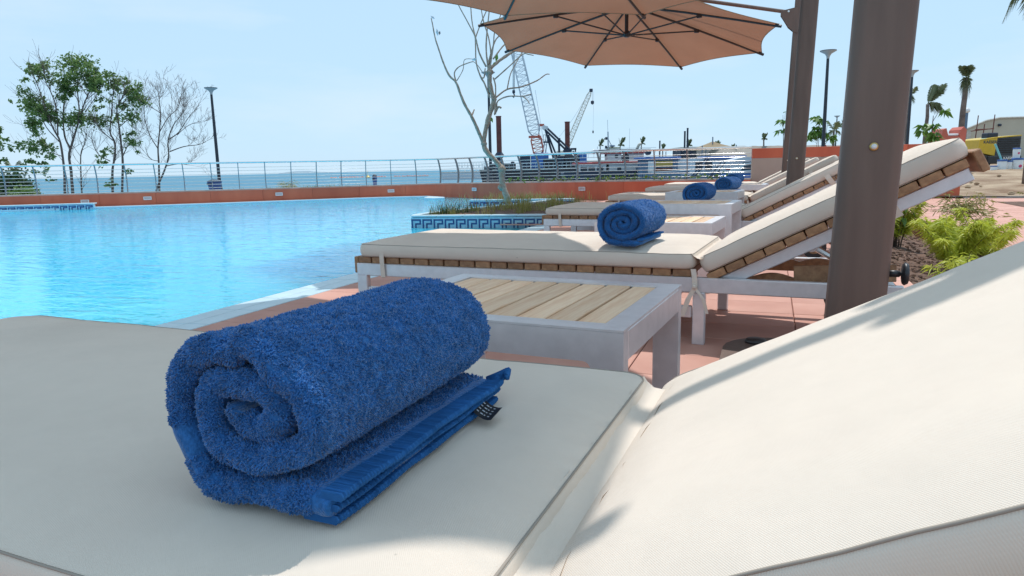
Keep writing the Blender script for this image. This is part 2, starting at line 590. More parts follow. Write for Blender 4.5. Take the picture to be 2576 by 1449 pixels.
BED = [(.70, 2.2), (1.44, 2.2), (1.46, 9.3), (.66, 9.3)]
mb = MB()
dk = -.012
for poly in ([(POOL_X1, -4), (.70, -4), (.70, 2.2), (.66, 9.3), (.66, 13.1), (-2.4, 12.9), (-3.9, 13.4), (-5.0, 13.9), (-5.0, 12.1), (-3.35, 11.9), (-3.3, 11.0), (-3.5, 9.2), (-3.7, 8.4), (-3.8, 7.35), (POOL_X1, 7.5)],
             [(.70, -4), (9, -4), (9, 2.2), (.70, 2.2)], [(1.44, 2.2), (9, 2.2), (9, 9.3), (1.46, 9.3)], [(.66, 9.3), (9, 9.3), (9, 13.1), (.66, 13.1)]):
    mb.prism(poly, -.5, dk, 'z')
deck = obj('pool_deck', mesh_from('pool_deck', mb, M_['grout']), kind='structure')
# deck tiles: laid pieces near the camera, the far ones joined
TX, TY, GAP = .50, .252, .0035
tm = mesh_from('tile', MB().box((0, 0, 0), (TX - GAP, TY - GAP, .012), b=.002), M_['tile'])
far = MB()
x0, y0 = .104 - 5 * TX, 2.517 - 10 * TY
def in_bed(x, y):
    return .40 < x < 1.76 and 2.1 < y < 9.5
near = []
for i in range(-1, 18):
    for j in range(0, 52):
        cx, cy = x0 + (i + .5) * TX, y0 + (j + .5) * TY
        if cx + TX / 2 > 8.9 or cy > 12.75:
            continue
        lx, hx = cx - TX / 2, cx + TX / 2
        lx = max(lx, POOL_X1 + .004 if cy < 7.3 else -3.0)
        if hx - lx < .05:
            continue
        if 2.15 < cy < 9.35:                      # the planting bed is cut out
            if lx < .70 < hx:
                hx = .69
            elif .68 <= lx and hx <= 1.46:
                continue
            elif lx < 1.46 < hx:
                lx = 1.465
            if hx - lx < .04:
                continue
        whole = abs(hx - lx - TX) < 1e-6
        if whole and 1.3 < cy < 6.2 and -2.3 < cx < 1.0 or whole and 3.5 < cy < 7.2 and 1.4 < cx < 2.7:
            near.append((cx, cy))
        else:
            far.box(((lx + hx) / 2, cy, 0), (hx - lx - GAP, TY - GAP, .012))
for cx, cy in near:
    obj('tile', tm, deck, loc=(cx, cy, -.006 + .001 * random.random()))
part('far_tiles', far, M_['tile'], deck, kind='stuff', loc=(0, 0, -.006))

# pool coping: one row of pale tiles along the water, a low blue face below
cp = obj('pool_coping', mesh_from('pool_coping', MB().box(((POOL_X0 + POOL_X1) / 2, 1.75, -.26), (POOL_X1 - POOL_X0 - .012, 11.4, .48)), M_['mosaic']), kind='structure')
cm = mesh_from('coping_tile', MB().box((0, 0, 0), (.1165, .296, .02), b=.004), M_['coping'])
for k in range(30):
    for c in (0, 1):
        obj('coping_tile', cm, cp, loc=(POOL_X0 + .060 + c * .1205, -1.4 + k * .30 + .15, -.011 - .004 * (1 - c)), rot=(0, R(-1.2), 0))

# pale lip of the pool along the far wall, ending in a rounded tongue
lip = []
for (x, y) in WALL:
    if -16 < x < -8.0:
        lip.append((x + .02, y - .03))
inner = [(x + .20, y - .34) for x, y in lip]
mb = MB().prism([*lip, (-7.35, 15.0), (-7.15, 14.6), (-7.3, 14.35), (-7.7, 14.6), *reversed(inner)], -.4, -.012, 'z')
obj('pool_lip', mesh_from('pool_lip', mb, M_['coping']), kind='structure')

# planting bed soil, kerb
mb = MB()
nx, ny = 22, 120
V, F = [], []
for j in range(ny + 1):
    for i in range(nx + 1):
        x, y = .69 + .77 * i / nx, 2.2 + 7.1 * j / ny
        h = noise.noise(Vector((x * 7, y * 7, 0))) * .022 + noise.noise(Vector((x * 22, y * 22, 3))) * .012
        V.append((x, y, -.025 - .15 * (x - .69) / .77 + h))
for j in range(ny):
    for i in range(nx):
        a = j * (nx + 1) + i
        F.append((a, a + 1, a + nx + 2, a + nx + 1))
mb.add(V, F)
obj('garden_soil', mesh_from('garden_soil', mb, M_['soil'], True), kind='structure')
mb = MB()
rs_ = random.Random(17)
for k in range(1500):
    x, y = rs_.uniform(.72, 1.42), 3.4 + 5.6 * rs_.random() ** 1.4
    q = rs_.uniform(.005, .019)
    mb.lathe([(q * .5, -q * .5), (q, 0), (q * .7, q * .55), (q * .1, q * .8)], 5, Matrix.Translation((x, y, -.025 - .15 * (x - .69) / .77 + noise.noise(Vector((x * 7, y * 7, 0))) * .022)) @ Matrix.Rotation(rs_.uniform(0, 3), 4, 'Z') @ Matrix.Rotation(rs_.uniform(-.6, .6), 4, 'X'))
obj('soil_clods', mesh_from('soil_clods', mb, M_['soil']), kind='stuff')
kb = thing('garden_kerb', 'low red kerb wall retaining the soil bed behind the backrests', 'kerb', (1.46, 5.7, 0))
for k in range(9):
    part('kerb_stone', MB().box((.0, -3.15 + k * .80, -.2), (.05, .794, .41), b=.004), M_['red_kerb'], kb)
# building-site earth beyond the path, rising into a low mound
mb = MB()
nx, ny = 70, 60
V, F = [], []
for j in range(ny + 1):
    for i in range(nx + 1):
        x, y = 2.0 + 44 * (i / nx) ** 1.3, 13.15 + 60 * (j / ny) ** 1.6
        t = min(1, max(0, (y - 14.2) / 7.0))
        h = .02 + .26 * t * t * (3 - 2 * t) + noise.noise(Vector((x * .9, y * .7, 1))) * .07 * min(1, (y - 13.1)) + noise.noise(Vector((x * 3, y * 3, 7))) * .03 * min(1, (y - 13.1))
        V.append((x, y, h))
for j in range(ny):
    for i in range(nx):
        a = j * (nx + 1) + i
        F.append((a, a + 1, a + nx + 2, a + nx + 1))
mb.add(V, F)
obj('bare_earth', mesh_from('bare_earth', mb, M_['earth'], True), kind='structure')
mb = MB()
for k in range(260):
    x, y = random.uniform(2.2, 14), random.uniform(13.6, 26)
    t = min(1, max(0, (y - 14.2) / 7.0))
    s_ = random.uniform(.02, .07)
    mb.lathe([(s_ * .6, -s_ * .3), (s_, .1 * s_), (s_ * .55, s_ * .55), (s_ * .05, s_ * .7)], 5, Matrix.Translation((x, y, .03 + .26 * t * t * (3 - 2 * t))) @ Matrix.Rotation(random.uniform(-.5, .5), 4, 'X'))
obj('rubble', mesh_from('rubble', mb, M_['earth']), kind='stuff')
sheet('path_kerb', [(2.92, 13.02), (9, 13.02), (9, 13.16), (2.92, 13.16)], .02, M_['concrete'], thick=.2)
# side bed at the right of the path
mb = MB().add([(3.0, 9.6, .005), (4.6, 9.6, .005), (4.6, 11.9, .005), (3.02, 11.75, .005)], [(0, 1, 2, 3)])
obj('side_bed', mesh_from('side_bed', mb, M_['soil']), kind='structure')
# far sand heap, headland, quay
def ridge(name, P, d, m, depth, kind='structure'):
    mb = MB()
    base = []
    for (x, y) in P:
        q = at(x, y, d=d)
        base.append(q)
    ff = Vector((-math.sin(YAW), math.cos(YAW), 0)) * depth
    n = len(base)
    V = [(q.x, q.y, -2) for q in base] + [tuple(q + ff * .35) for q in base] + [(q.x + ff.x, q.y + ff.y, -2) for q in base]
    F = [(i, i + 1, n + i + 1, n + i) for i in range(n - 1)] + [(n + i, n + i + 1, 2 * n + i + 1, 2 * n + i) for i in range(n - 1)]
    mb.add(V, F)
    return obj(name, mesh_from(name, mb, m, True), kind=kind)
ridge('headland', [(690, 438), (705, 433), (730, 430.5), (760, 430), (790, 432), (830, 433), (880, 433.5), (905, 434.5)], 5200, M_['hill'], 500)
random.seed(3)
ridge('sand_heap', [(1805, 395), (1822, 376), (1845, 366)] + [(1850 + 10 * k, 364.5 - .12 * k + random.uniform(-.7, .7)) for k in range(36)] + [(2240, 372), (2300, 390)], 75, M_['sand'], 14)
q0, q1 = at(1480, 420, d=118), at(2100, 405, d=118)
mb = MB()
fy = Vector((-math.sin(YAW), math.cos(YAW), 0))
V = [(q0.x, q0.y, -3), (q1.x, q1.y, -3), (q1.x, q1.y, -.2), (q0.x, q0.y, -.2)]
V += [(p[0] + fy.x * 160, p[1] + fy.y * 160, p[2]) for p in V]
mb.add(V, [(0, 1, 2, 3), (4, 7, 6, 5), (3, 2, 6, 7), (0, 3, 7, 4), (1, 5, 6, 2)])
obj('quay', mesh_from('quay', mb, M_['concrete']), kind='structure')

# ------------------------------------------------------------------ pool-end wall, railing, tall wall
def wall_top(x):
    return .255 + .08 * min(1, max(0, (x + 9) / 6.0))
lw = thing('terracotta_wall', 'low curved terracotta wall closing the far end of the pool under the railing', 'wall', (-8, 15.8, 0))
off = Vector((8, -15.8, 0))
WR = resample([(x, y, 0) for x, y in WALL], 1.15) + [Vector((-.36, 12.9, 0))]
TH = .30
def nrm2(a, b):
    t = (b - a).normalized()
    return Vector((-t.y, t.x, 0))
fine = [Vector((x, y, 0)) for x, y in WALL]
def seg_between(a, b):
    """fine wall points from a to b"""
    da = [(p - a).length for p in fine]
    db = [(p - b).length for p in fine]
    i, j = da.index(min(da)), db.index(min(db))
    mid = [p for p in fine[i:j + 1] if (p - a).length > .06 and (p - b).length > .06 and (p - a).dot(b - a) > 0 and (b - p).dot(b - a) > 0]
    return [a] + mid + [b]
for a, b in zip(WR[:-1], WR[1:]):
    if (b - a).length < .1:
        continue
    pts = seg_between(a, b)
    n = len(pts)
    for nm, z0_, z1_, t0, m in (('wall_panel', -.42, None, 0, M_['terra']),):
        V = []
        for i, p in enumerate(pts):
            q = p + (b - a).normalized() * (.002 if i == 0 else (-.002 if i == n - 1 else 0))
            nn = nrm2(pts[max(i - 1, 0)], pts[min(i + 1, n - 1)])
            zt = wall_top(p.x)
            V += [q + Vector((0, 0, z0_)), q + Vector((0, 0, zt)), q + nn * TH + Vector((0, 0, zt)), q + nn * TH + Vector((0, 0, z0_))]
        F = [(4 * i + k, 4 * (i + 1) + k, 4 * (i + 1) + (k + 1) % 4, 4 * i + (k + 1) % 4) for i in range(n - 1) for k in range(4)]
        F += [(0, 1, 2, 3), tuple(4 * (n - 1) + k for k in (3, 2, 1, 0))]
        part(nm, MB().add([v + off for v in V], F), m, lw)
# pale cement strip on top of the wall
mb = MB()
V = []
for i, p in enumerate(fine):
    nn = nrm2(fine[max(i - 1, 0)], fine[min(i + 1, len(fine) - 1)])
    zt = wall_top(p.x)
    V += [p + nn * .05 + Vector((0, 0, zt - .003)), p + nn * .05 + Vector((0, 0, zt + .03)), p + nn * .28 + Vector((0, 0, zt + .03)), p + nn * .28 + Vector((0, 0, zt - .003))]
n = len(fine)
F = [(4 * i + k, 4 * (i + 1) + k, 4 * (i + 1) + (k + 1) % 4, 4 * i + (k + 1) % 4) for i in range(n - 1) for k in range(4)] + [(0, 1, 2, 3), tuple(4 * (n - 1) + k for k in (3, 2, 1, 0))]
part('top_strip', mb.add([v + off for v in V], F), M_['concrete'], lw)

rl = thing('railing', 'curved stainless railing with bowed posts and thin rails on the low wall', 'railing', (-8, 15.8, 0))
RT = .90
def rail_line(o_, z):
    out = []
    for i, p in enumerate(fine):
        nn = nrm2(fine[max(i - 1, 0)], fine[min(i + 1, len(fine) - 1)])
        out.append(p + nn * (.16 + o_) + Vector((0, 0, z)) + off)
    return out
def bow(t):                     # outward bulge of a post at height fraction t
    return .055 * math.sin(math.pi * t) - .07 * t
part('top_rail', MB().tube(rail_line(bow(1), RT), .021, 8), M_['steel'], rl, 'auto')
for k in range(7):
    t = .08 + k * .123
    pts = []
    for i, p in enumerate(fine):
        nn = nrm2(fine[max(i - 1, 0)], fine[min(i + 1, len(fine) - 1)])
        zt = wall_top(p.x) + .03
        pts.append(p + nn * (.16 + bow(t)) + Vector((0, 0, zt + (RT - zt) * t)) + off)
    part('rail', MB().tube(pts, .0058, 6), M_['steel'], rl, True)
PR = resample([(x, y, 0) for x, y in WALL], .60)
for i, p in enumerate(PR[1:-1]):
    a, b = PR[i], PR[min(i + 2, len(PR) - 1)]
    nn = nrm2(a, b)
    zt = wall_top(p.x) + .025
    tt = (b - a).normalized()
    prof = [(bow(t / 8), (RT - zt) * t / 8) for t in range(9)]
    V, F = [], []
    for (o_, z) in prof:
        for so, st in ((-.024, -.0085), (.024, -.0085), (.024, .0085), (-.024, .0085)):
            q = nn * (.16 + o_ + so) + tt * st + Vector((0, 0, zt + z))
            V.append(q)
    F = [(4 * i_ + k, 4 * i_ + (k + 1) % 4, 4 * i_ + 4 + (k + 1) % 4, 4 * i_ + 4 + k) for i_ in range(8) for k in range(4)] + [(0, 1, 2, 3), (35, 34, 33, 32)]
    part('post', MB().add(V, F), M_['post_steel'], rl, loc=p + off)

tw = thing('rendered_wall', 'taller wall with terracotta cap band and beige render behind the row of loungers', 'wall', (1.28, 13.25, 0), R(4.5))
L = 3.28
part('wall_body', MB().box((0, .1, .335), (L, .22, .74)), M_['render'], tw)
for k in range(4):
    part('cap_panel', MB().box((-L / 2 + (k + .5) * L / 4, .1, .795), (L / 4 - .004, .235, .172), b=.003), M_['terra'], tw)
    part('base_panel', MB().box((-L / 2 + (k + .5) * L / 4, .1, .03), (L / 4 - .004, .235, .29), b=.003), M_['terra'], tw)

for i, (x, y, txt) in enumerate([(202, 507, 'above the far left mosaic edge'), (397, 498, 'below the leafless tree by the lamp post'), (707, 488, 'in the middle of the wall left of the bin'),
                                 (986, 480, 'right of the blue bin on the wall'), (1198, 476, 'just left of the bare tree'), (1455, 475, 'nearest to the lounger row')]):
    # find wall point seen there
    best = min(fine, key=lambda p: abs((Vector((p.x, p.y, .1)) - CAM).dot(_r) / (Vector((p.x, p.y, .1)) - CAM).dot(_f) * FPX + 1288 - x))
    i_ = fine.index(best)
    a, b = fine[i_ - 1], fine[i_ + 1]
    nn = nrm2(a, b)
    ang = math.atan2((b - a).y, (b - a).x)
    d_ = (best - CAM).dot(_f)
    z_ = at(x, y, d=d_).z
    s = thing('step_light', 'small white framed wall light ' + txt, 'wall light', (best.x - nn.x * .002, best.y - nn.y * .002, z_), ang, 'recessed lights along the pool wall')
    fr = MB()
    w, h, t = .165, .075, .014
    fr.box((0, -.006, h / 2 - t / 2), (w, .02, t), b=.002).box((0, -.006, -h / 2 + t / 2), (w, .02, t), b=.002)
    fr.box((-w / 2 + t / 2, -.006, 0), (t, .02, h - 2 * t)).box((w / 2 - t / 2, -.006, 0), (t, .02, h - 2 * t))
    part('frame', fr, M_['white'], s)
    part('lens', MB().box((0, -.002, 0), (w - 2 * t, .012, h - 2 * t)), M_['lens'], s)

# ------------------------------------------------------------------ mosaic planters in the pool
def key_motif(u, h):
    """one fret: dark strokes on a u wide, h high face (x along, z up)"""
    t = u * .13
    w = u * .86
    z1 = h * .86
    zb = -h * .35
    strokes = [(0, t, zb, z1), (0, w, z1 - t, z1), (w - t, w, h * .34, z1), (u * .32, w, h * .34, h * .34 + t), (u * .32, u * .32 + t, zb, h * .34)]
    mb = MB()
    for k, (a, b, c, d) in enumerate(strokes):
        mb.box(((a + b) / 2, -.0015 - .0002 * k, (c + d) / 2), (b - a, .004, d - c))
    return mb

def planter(name, label, loc, rz, length, height, units, coping_d, water_z=-.045, extra=None):
    t = thing(name, label, 'planter', loc, rz)
    part('face', MB().box((length / 2, .05, (height - .40) / 2 - .008), (length, .1, height + .40 - .016)), M_['mosaic'], t)
    u = length / units
    hh = height + .045 - .02
    km = mesh_from('key_motif', key_motif(u, hh), M_['mosaic_dark'])
    for k in range(units):
        obj('key_motif', km, t, loc=(k * u + u * .04, 0, -.045))
    nt = max(4, int(length / .30))
    for k in range(nt):
        part('coping_tile', MB().box(((k + .5) * length / nt, coping_d / 2 - .012, height), (length / nt - .005, coping_d, .02), b=.006), M_['coping'], t)
    return t
# nearest planter: front face, raking back edge, soil, grass, tree
P1a, P1b = Vector((-3.96, 7.17, 0)), Vector((-2.08, 7.46, 0))
pl1 = planter('mosaic_planter', 'planter with blue key pattern front holding dry grass and the bare tree', P1a, math.atan2(.29, 1.88), 1.90, .095, 14, .12)
cz = math.atan2(.29, 1.88)
inv = Matrix.Translation(P1a) @ Matrix.Rotation(cz, 4, 'Z')
inv = inv.inverted()
back = [(-3.96, 7.19), (-4.03, 7.5), (-3.92, 8.35), (-3.72, 9.2), (-3.55, 10.2), (-3.46, 11.1)]
bk = catmull(back, 5)
for i in range(0, len(bk) - 1, 2):
    j = min(i + 2, len(bk) - 1)
    a, b = Vector((*bk[i], 0)), Vector((*bk[j], 0))
    nn = nrm2(a, b)
    q = [a, b, b - nn * .11, a - nn * .11]
    V = [inv @ Vector((p.x, p.y, .085)) for p in q] + [inv @ Vector((p.x, p.y, .106)) for p in q]
    part('coping_tile', MB().add(V, [(0, 1, 2, 3), (7, 6, 5, 4), (0, 4, 5, 1), (1, 5, 6, 2), (2, 6, 7, 3), (3, 7, 4, 0)]), M_['coping'], pl1)
    V = [inv @ Vector((p.x, p.y, -.4)) for p in (a + nn * -.01, b + nn * -.01, b - nn * .1, a - nn * .1)] + [inv @ Vector((p.x, p.y, .084)) for p in (a + nn * -.01, b + nn * -.01, b - nn * .1, a - nn * .1)]
    part('side_face', MB().add(V, [(0, 1, 2, 3), (7, 6, 5, 4), (0, 4, 5, 1), (1, 5, 6, 2), (2, 6, 7, 3), (3, 7, 4, 0)]), M_['mosaic'], pl1)
soilp = [(-3.82, 7.32), (-2.2, 7.56), (-2.3, 9.6), (-3.3, 11.0), (-3.45, 10.2), (-3.62, 9.2), (-3.82, 8.35), (-3.93, 7.6)]
mb = MB().prism(soilp, -.3, .085, 'z')
mb.v = [tuple(inv @ Vector(v)) for v in mb.v]
part('planter_soil', mb, M_['soil'], pl1)
P2a = Vector((-5.25, 11.75, 0))
pl2 = planter('mosaic_planter', 'planter with blue key pattern set against the far terracotta wall', P2a, R(9), 1.95, .06, 10, .12)
mb = MB().prism([(.05, .1), (1.93, .1), (1.9, .8), (.3, .9)], -.3, .04, 'z')
part('planter_soil', mb, M_['soil'], pl2)
pl3 = planter('mosaic_planter', 'long low ledge with blue key pattern at the left end of the pool', (-17.4, 8.55, 0), R(33), 4.3, .07, 26, .25)

# ------------------------------------------------------------------ plants
def blades(n, centre, spread, hgt, w, m, name, lean=.6, seed=1, parent=None, kind='stuff', seg=3, poly=None, zf=None, clumps=0):
    """arching grass blades as real faces"""
    rg = np.random.default_rng(int(seed))
    if clumps:
        cx_ = centre[0] + rg.normal(0, spread[0], clumps)
        cy_ = centre[1] + rg.normal(0, spread[1], clumps)
        ii = rg.integers(0, clumps, n)
        bx = cx_[ii] + rg.normal(0, .045, n)
        by = cy_[ii] + rg.normal(0, .06, n)
    else:
        bx = centre[0] + rg.normal(0, spread[0], n)
        by = centre[1] + rg.normal(0, spread[1], n)
    if poly is not None:
        def inside(x, y):
            c = False
            for i in range(len(poly)):
                x1, y1 = poly[i]
                x2, y2 = poly[i - 1]
                if (y1 > y) != (y2 > y) and x < (x2 - x1) * (y - y1) / (y2 - y1) + x1:
                    c = not c
            return c
        keep = [i for i in range(n) if inside(bx[i], by[i])]
        bx, by = bx[keep], by[keep]
        n = len(bx)
    h = hgt * rg.uniform(.35, 1.1, n)
    az = rg.uniform(0, 2 * np.pi, n)
    ln = lean * rg.uniform(.2, 1, n) * h
    V, F = [], []
    side = np.stack([-np.sin(az), np.cos(az)], 1)
    ws = w * rg.uniform(.6, 1.2, n)
    rows = []
    for s in range(seg + 1):
        t = s / seg
        px = bx + np.cos(az) * ln * t ** 1.8
        py = by + np.sin(az) * ln * t ** 1.8
        pz = centre[2] + h * (t - .25 * t * t)
        wd = ws * (1 - t) + .0004
        rows.append(np.stack([px - side[:, 0] * wd, py - side[:, 1] * wd, pz], 1))
        rows.append(np.stack([px + side[:, 0] * wd, py + side[:, 1] * wd, pz], 1))
    V = np.stack(rows, 1).reshape(-1, 3)
    k = 2 * (seg + 1)
    base = np.arange(n)[:, None] * k
    F = np.concatenate([base + np.array([[2 * s, 2 * s + 1, 2 * s + 3, 2 * s + 2]]) for s in range(seg)], 0)
    return obj(name, mesh_np(name, V, F, m), parent, kind=kind)

def leaf_cloud(pts, dirs, ln, wd, m, name, seed=1, parent=None, droop=.3, kind=None):
    """pointed leaves (two quads bent along the middle) at given points"""
    rg = np.random.default_rng(int(seed))
    P = np.asarray(pts, float)
    D = np.asarray(dirs, float)
    D /= np.linalg.norm(D, axis=1, keepdims=True) + 1e-9
    n = len(P)
    L_ = ln * rg.uniform(.6, 1.2, (n, 1))
    W = wd * rg.uniform(.7, 1.2, (n, 1))
    S = np.cross(D, rg.normal(0, 1, (n, 3)))
    S /= np.linalg.norm(S, axis=1, keepdims=True) + 1e-9
    dn = np.array([[0, 0, -1.0]])
    mid = P + D * L_ * .5 + dn * L_ * droop * .15
    tip = P + D * L_ + dn * L_ * droop * .6
    V = np.stack([P, mid - S * W, tip, mid + S * W], 1).reshape(-1, 3)
    F = np.arange(n)[:, None] * 4 + np.array([[0, 1, 2, 3]])
    return obj(name, mesh_np(name, V, F, m), parent, kind=kind)

# grass in the planters
gs = blades(2000, (-3.1, 8.6, .085), (.75, 1.3), .15, .0032, M_['grass'], 'planter_grass', seed=4, poly=soilp, clumps=70)
gs2 = blades(700, (-3.0, 9.4, .085), (.5, .9), .27, .0036, M_['leaf_olive'], 'tall_grass', seed=5, poly=soilp, clumps=16)
gs3 = blades(260, (-3.75, 7.75, .085), (.10, .18), .24, .003, M_['leaf_dark'], 'weed_tuft', seed=9, poly=soilp)
gs3['kind'] = 'stuff'
blades(420, (-4.3, 12.3, .04), (.5, .2), .22, .005, M_['grass'], 'back_planter_grass', seed=6)

def limb_tube(mb, P, r0, r1, n=6, wob=0.0, seed=0):
    rg = random.Random(seed)
    Q = catmull([tuple(p) for p in P], 4) if len(P) > 2 else [tuple(p) for p in P]
    k = len(Q)
    rr = [r0 + (r1 - r0) * (i / (k - 1)) ** .8 for i in range(k)]
    if wob:
        rr = [a * (1 + rg.uniform(-wob, wob)) for a in rr]
        Q = [(q[0] + rg.uniform(-wob, wob) * a * .6, q[1] + rg.uniform(-wob, wob) * a * .6, q[2]) for q, a in zip(Q, rr)]
    mb.tube(Q, rr, n)

# bare tree in the planter
base = at(1276, 506, z=.09)
bd = (base - CAM).dot(_f)
def TR(x, y, dy=0.0):
    p = at(1006.4 + .3907 * x, .3907 * y, d=bd + dy)
    return p - base
tr = thing('bare_tree', 'leafless grey frangipani like tree leaning out of the key pattern planter', 'tree', base)
px = bd / 1730 * .3907
mb = MB()
limb_tube(mb, [Vector((.02, 0, -.1)) + TR(700, 1300), TR(690, 1280), TR(665, 1200), TR(650, 1130), TR(655, 1090), TR(610, 1030), TR(560, 980), TR(540, 920), TR(560, 800), TR(590, 700), TR(602, 640), TR(582, 560), TR(575, 440)], px * 20, px * 13, 10, .16, 2)
for q, rr in ((TR(655, 1090), 30), (TR(650, 1205), 24), (TR(540, 925), 22), (TR(578, 465), 26), (TR(605, 640), 19)):
    mb.lathe([(.2 * rr * px, -rr * px), (rr * px, -.2 * rr * px), (.9 * rr * px, .3 * rr * px), (.2 * rr * px, rr * px)], 8, Matrix.Translation(q))
part('trunk', mb, M_['bark'], tr, True)
limbs = [
    ([(540, 925), (510, 860), (480, 790), (455, 740), (420, 680), (390, 610), (360, 530), (320, 490), (285, 420), (250, 320), (225, 240), (210, 160), (200, 115)], 13, 3, -.3),
    ([(360, 525), (350, 470), (380, 430), (440, 405), (472, 396)], 5, 3, -.1), ([(365, 520), (405, 450), (415, 385), (470, 380)], 3, 2, -.2),
    ([(462, 742), (470, 725), (478, 705)], 7, 4, .1),
    ([(578, 630), (545, 540), (520, 495), (490, 400), (485, 250), (465, 150), (455, 45), (450, -40)], 7, 3, .2),
    ([(555, 430), (510, 340), (485, 240), (440, 150), (380, 40), (350, -30)], 6, 3, -.3),
    ([(570, 445), (555, 330), (560, 200), (575, 60), (580, -60)], 7, 3, .15), ([(572, 440), (585, 350), (570, 240), (540, 150), (520, 40), (510, -40)], 6, 3, .3),
    ([(575, 445), (640, 390), (720, 335), (800, 280)], 12, 8, .25), ([(610, 510), (700, 430), (790, 350), (825, 350), (860, 357)], 5, 3, -.2),
    ([(612, 632), (690, 575), (780, 560), (880, 520), (938, 480), (962, 478)], 6, 3, .2), ([(690, 575), (710, 480), (750, 400), (790, 330)], 4, 3, .3),
    ([(622, 705), (630, 650), (700, 620), (790, 620), (845, 605)], 6, 3, -.2), ([(790, 622), (815, 640), (832, 665)], 4, 3, -.2),
    ([(600, 500), (615, 560), (612, 680), (608, 740)], 5, 4, -.15), ([(610, 735), (632, 690), (650, 695)], 8, 6, -.1),
    ([(565, 420), (590, 330), (620, 250), (690, 190), (760, 100)], 6, 4, .1), ([(600, 380), (660, 300), (720, 250), (800, 170)], 5, 4, .35),
    ([(580, 430), (600, 300), (610, 200), (650, 90), (660, 0)], 5, 3, -.2), ([(520, 495), (540, 500), (548, 440)], 5, 4, 0), ([(530, 465), (500, 420), (470, 395)], 3, 2, .0),
    ([(485, 245), (520, 150), (560, 60), (585, -20)], 4, 3, .1)]
for k, (P, a, b, dy) in enumerate(limbs):
    mb = MB()
    limb_tube(mb, [TR(x, y, dy * i / len(P)) for i, (x, y) in enumerate(P)], px * a, px * b, 7, .12, k)
    part('limb', mb, M_['bark'], tr, True)
for (x, y, ang, s, m) in ((588, 768, -.3, 34, 'leaf_fresh'), (622, 372, .4, 38, 'leaf_fresh'), (604, 410, .5, 18, 'leaf_fresh'), (240, 208, 0, 32, 'pale'), (210, 112, -.9, 24, 'lattice'), (478, 382, 1.4, 30, 'pale'), (255, 212, .3, 20, 'bark_far')):
    c = TR(x, y)
    d1 = Vector((math.sin(ang), -.3, math.cos(ang))) * s * px * .7
    d2 = Vector((math.cos(ang), .4, -math.sin(ang))) * s * px * .28
    mid = Vector((0, -s * px * .12, 0))
    part('leaf', MB().add([c - d1, c - d2 + mid * 0, c + mid, c + d2, c + d1], [(0, 2, 1), (0, 3, 2), (1, 2, 4), (2, 3, 4)]), M_[m], tr)

# ------------------------------------------------------------------ sun loungers
def rrect_map(x, y, lx, ly, r):
    ax, ay = abs(x), abs(y)
    ox, oy = ax - (lx / 2 - r), ay - (ly / 2 - r)
    if ox > 0 and oy > 0:
        a, b = ox / r, oy / r
        a, b = a * math.sqrt(max(0, 1 - b * b / 2)), b * math.sqrt(max(0, 1 - a * a / 2))
        ax, ay = lx / 2 - r + a * r, ly / 2 - r + b * r
    return math.copysign(ax, x), math.copysign(ay, y)

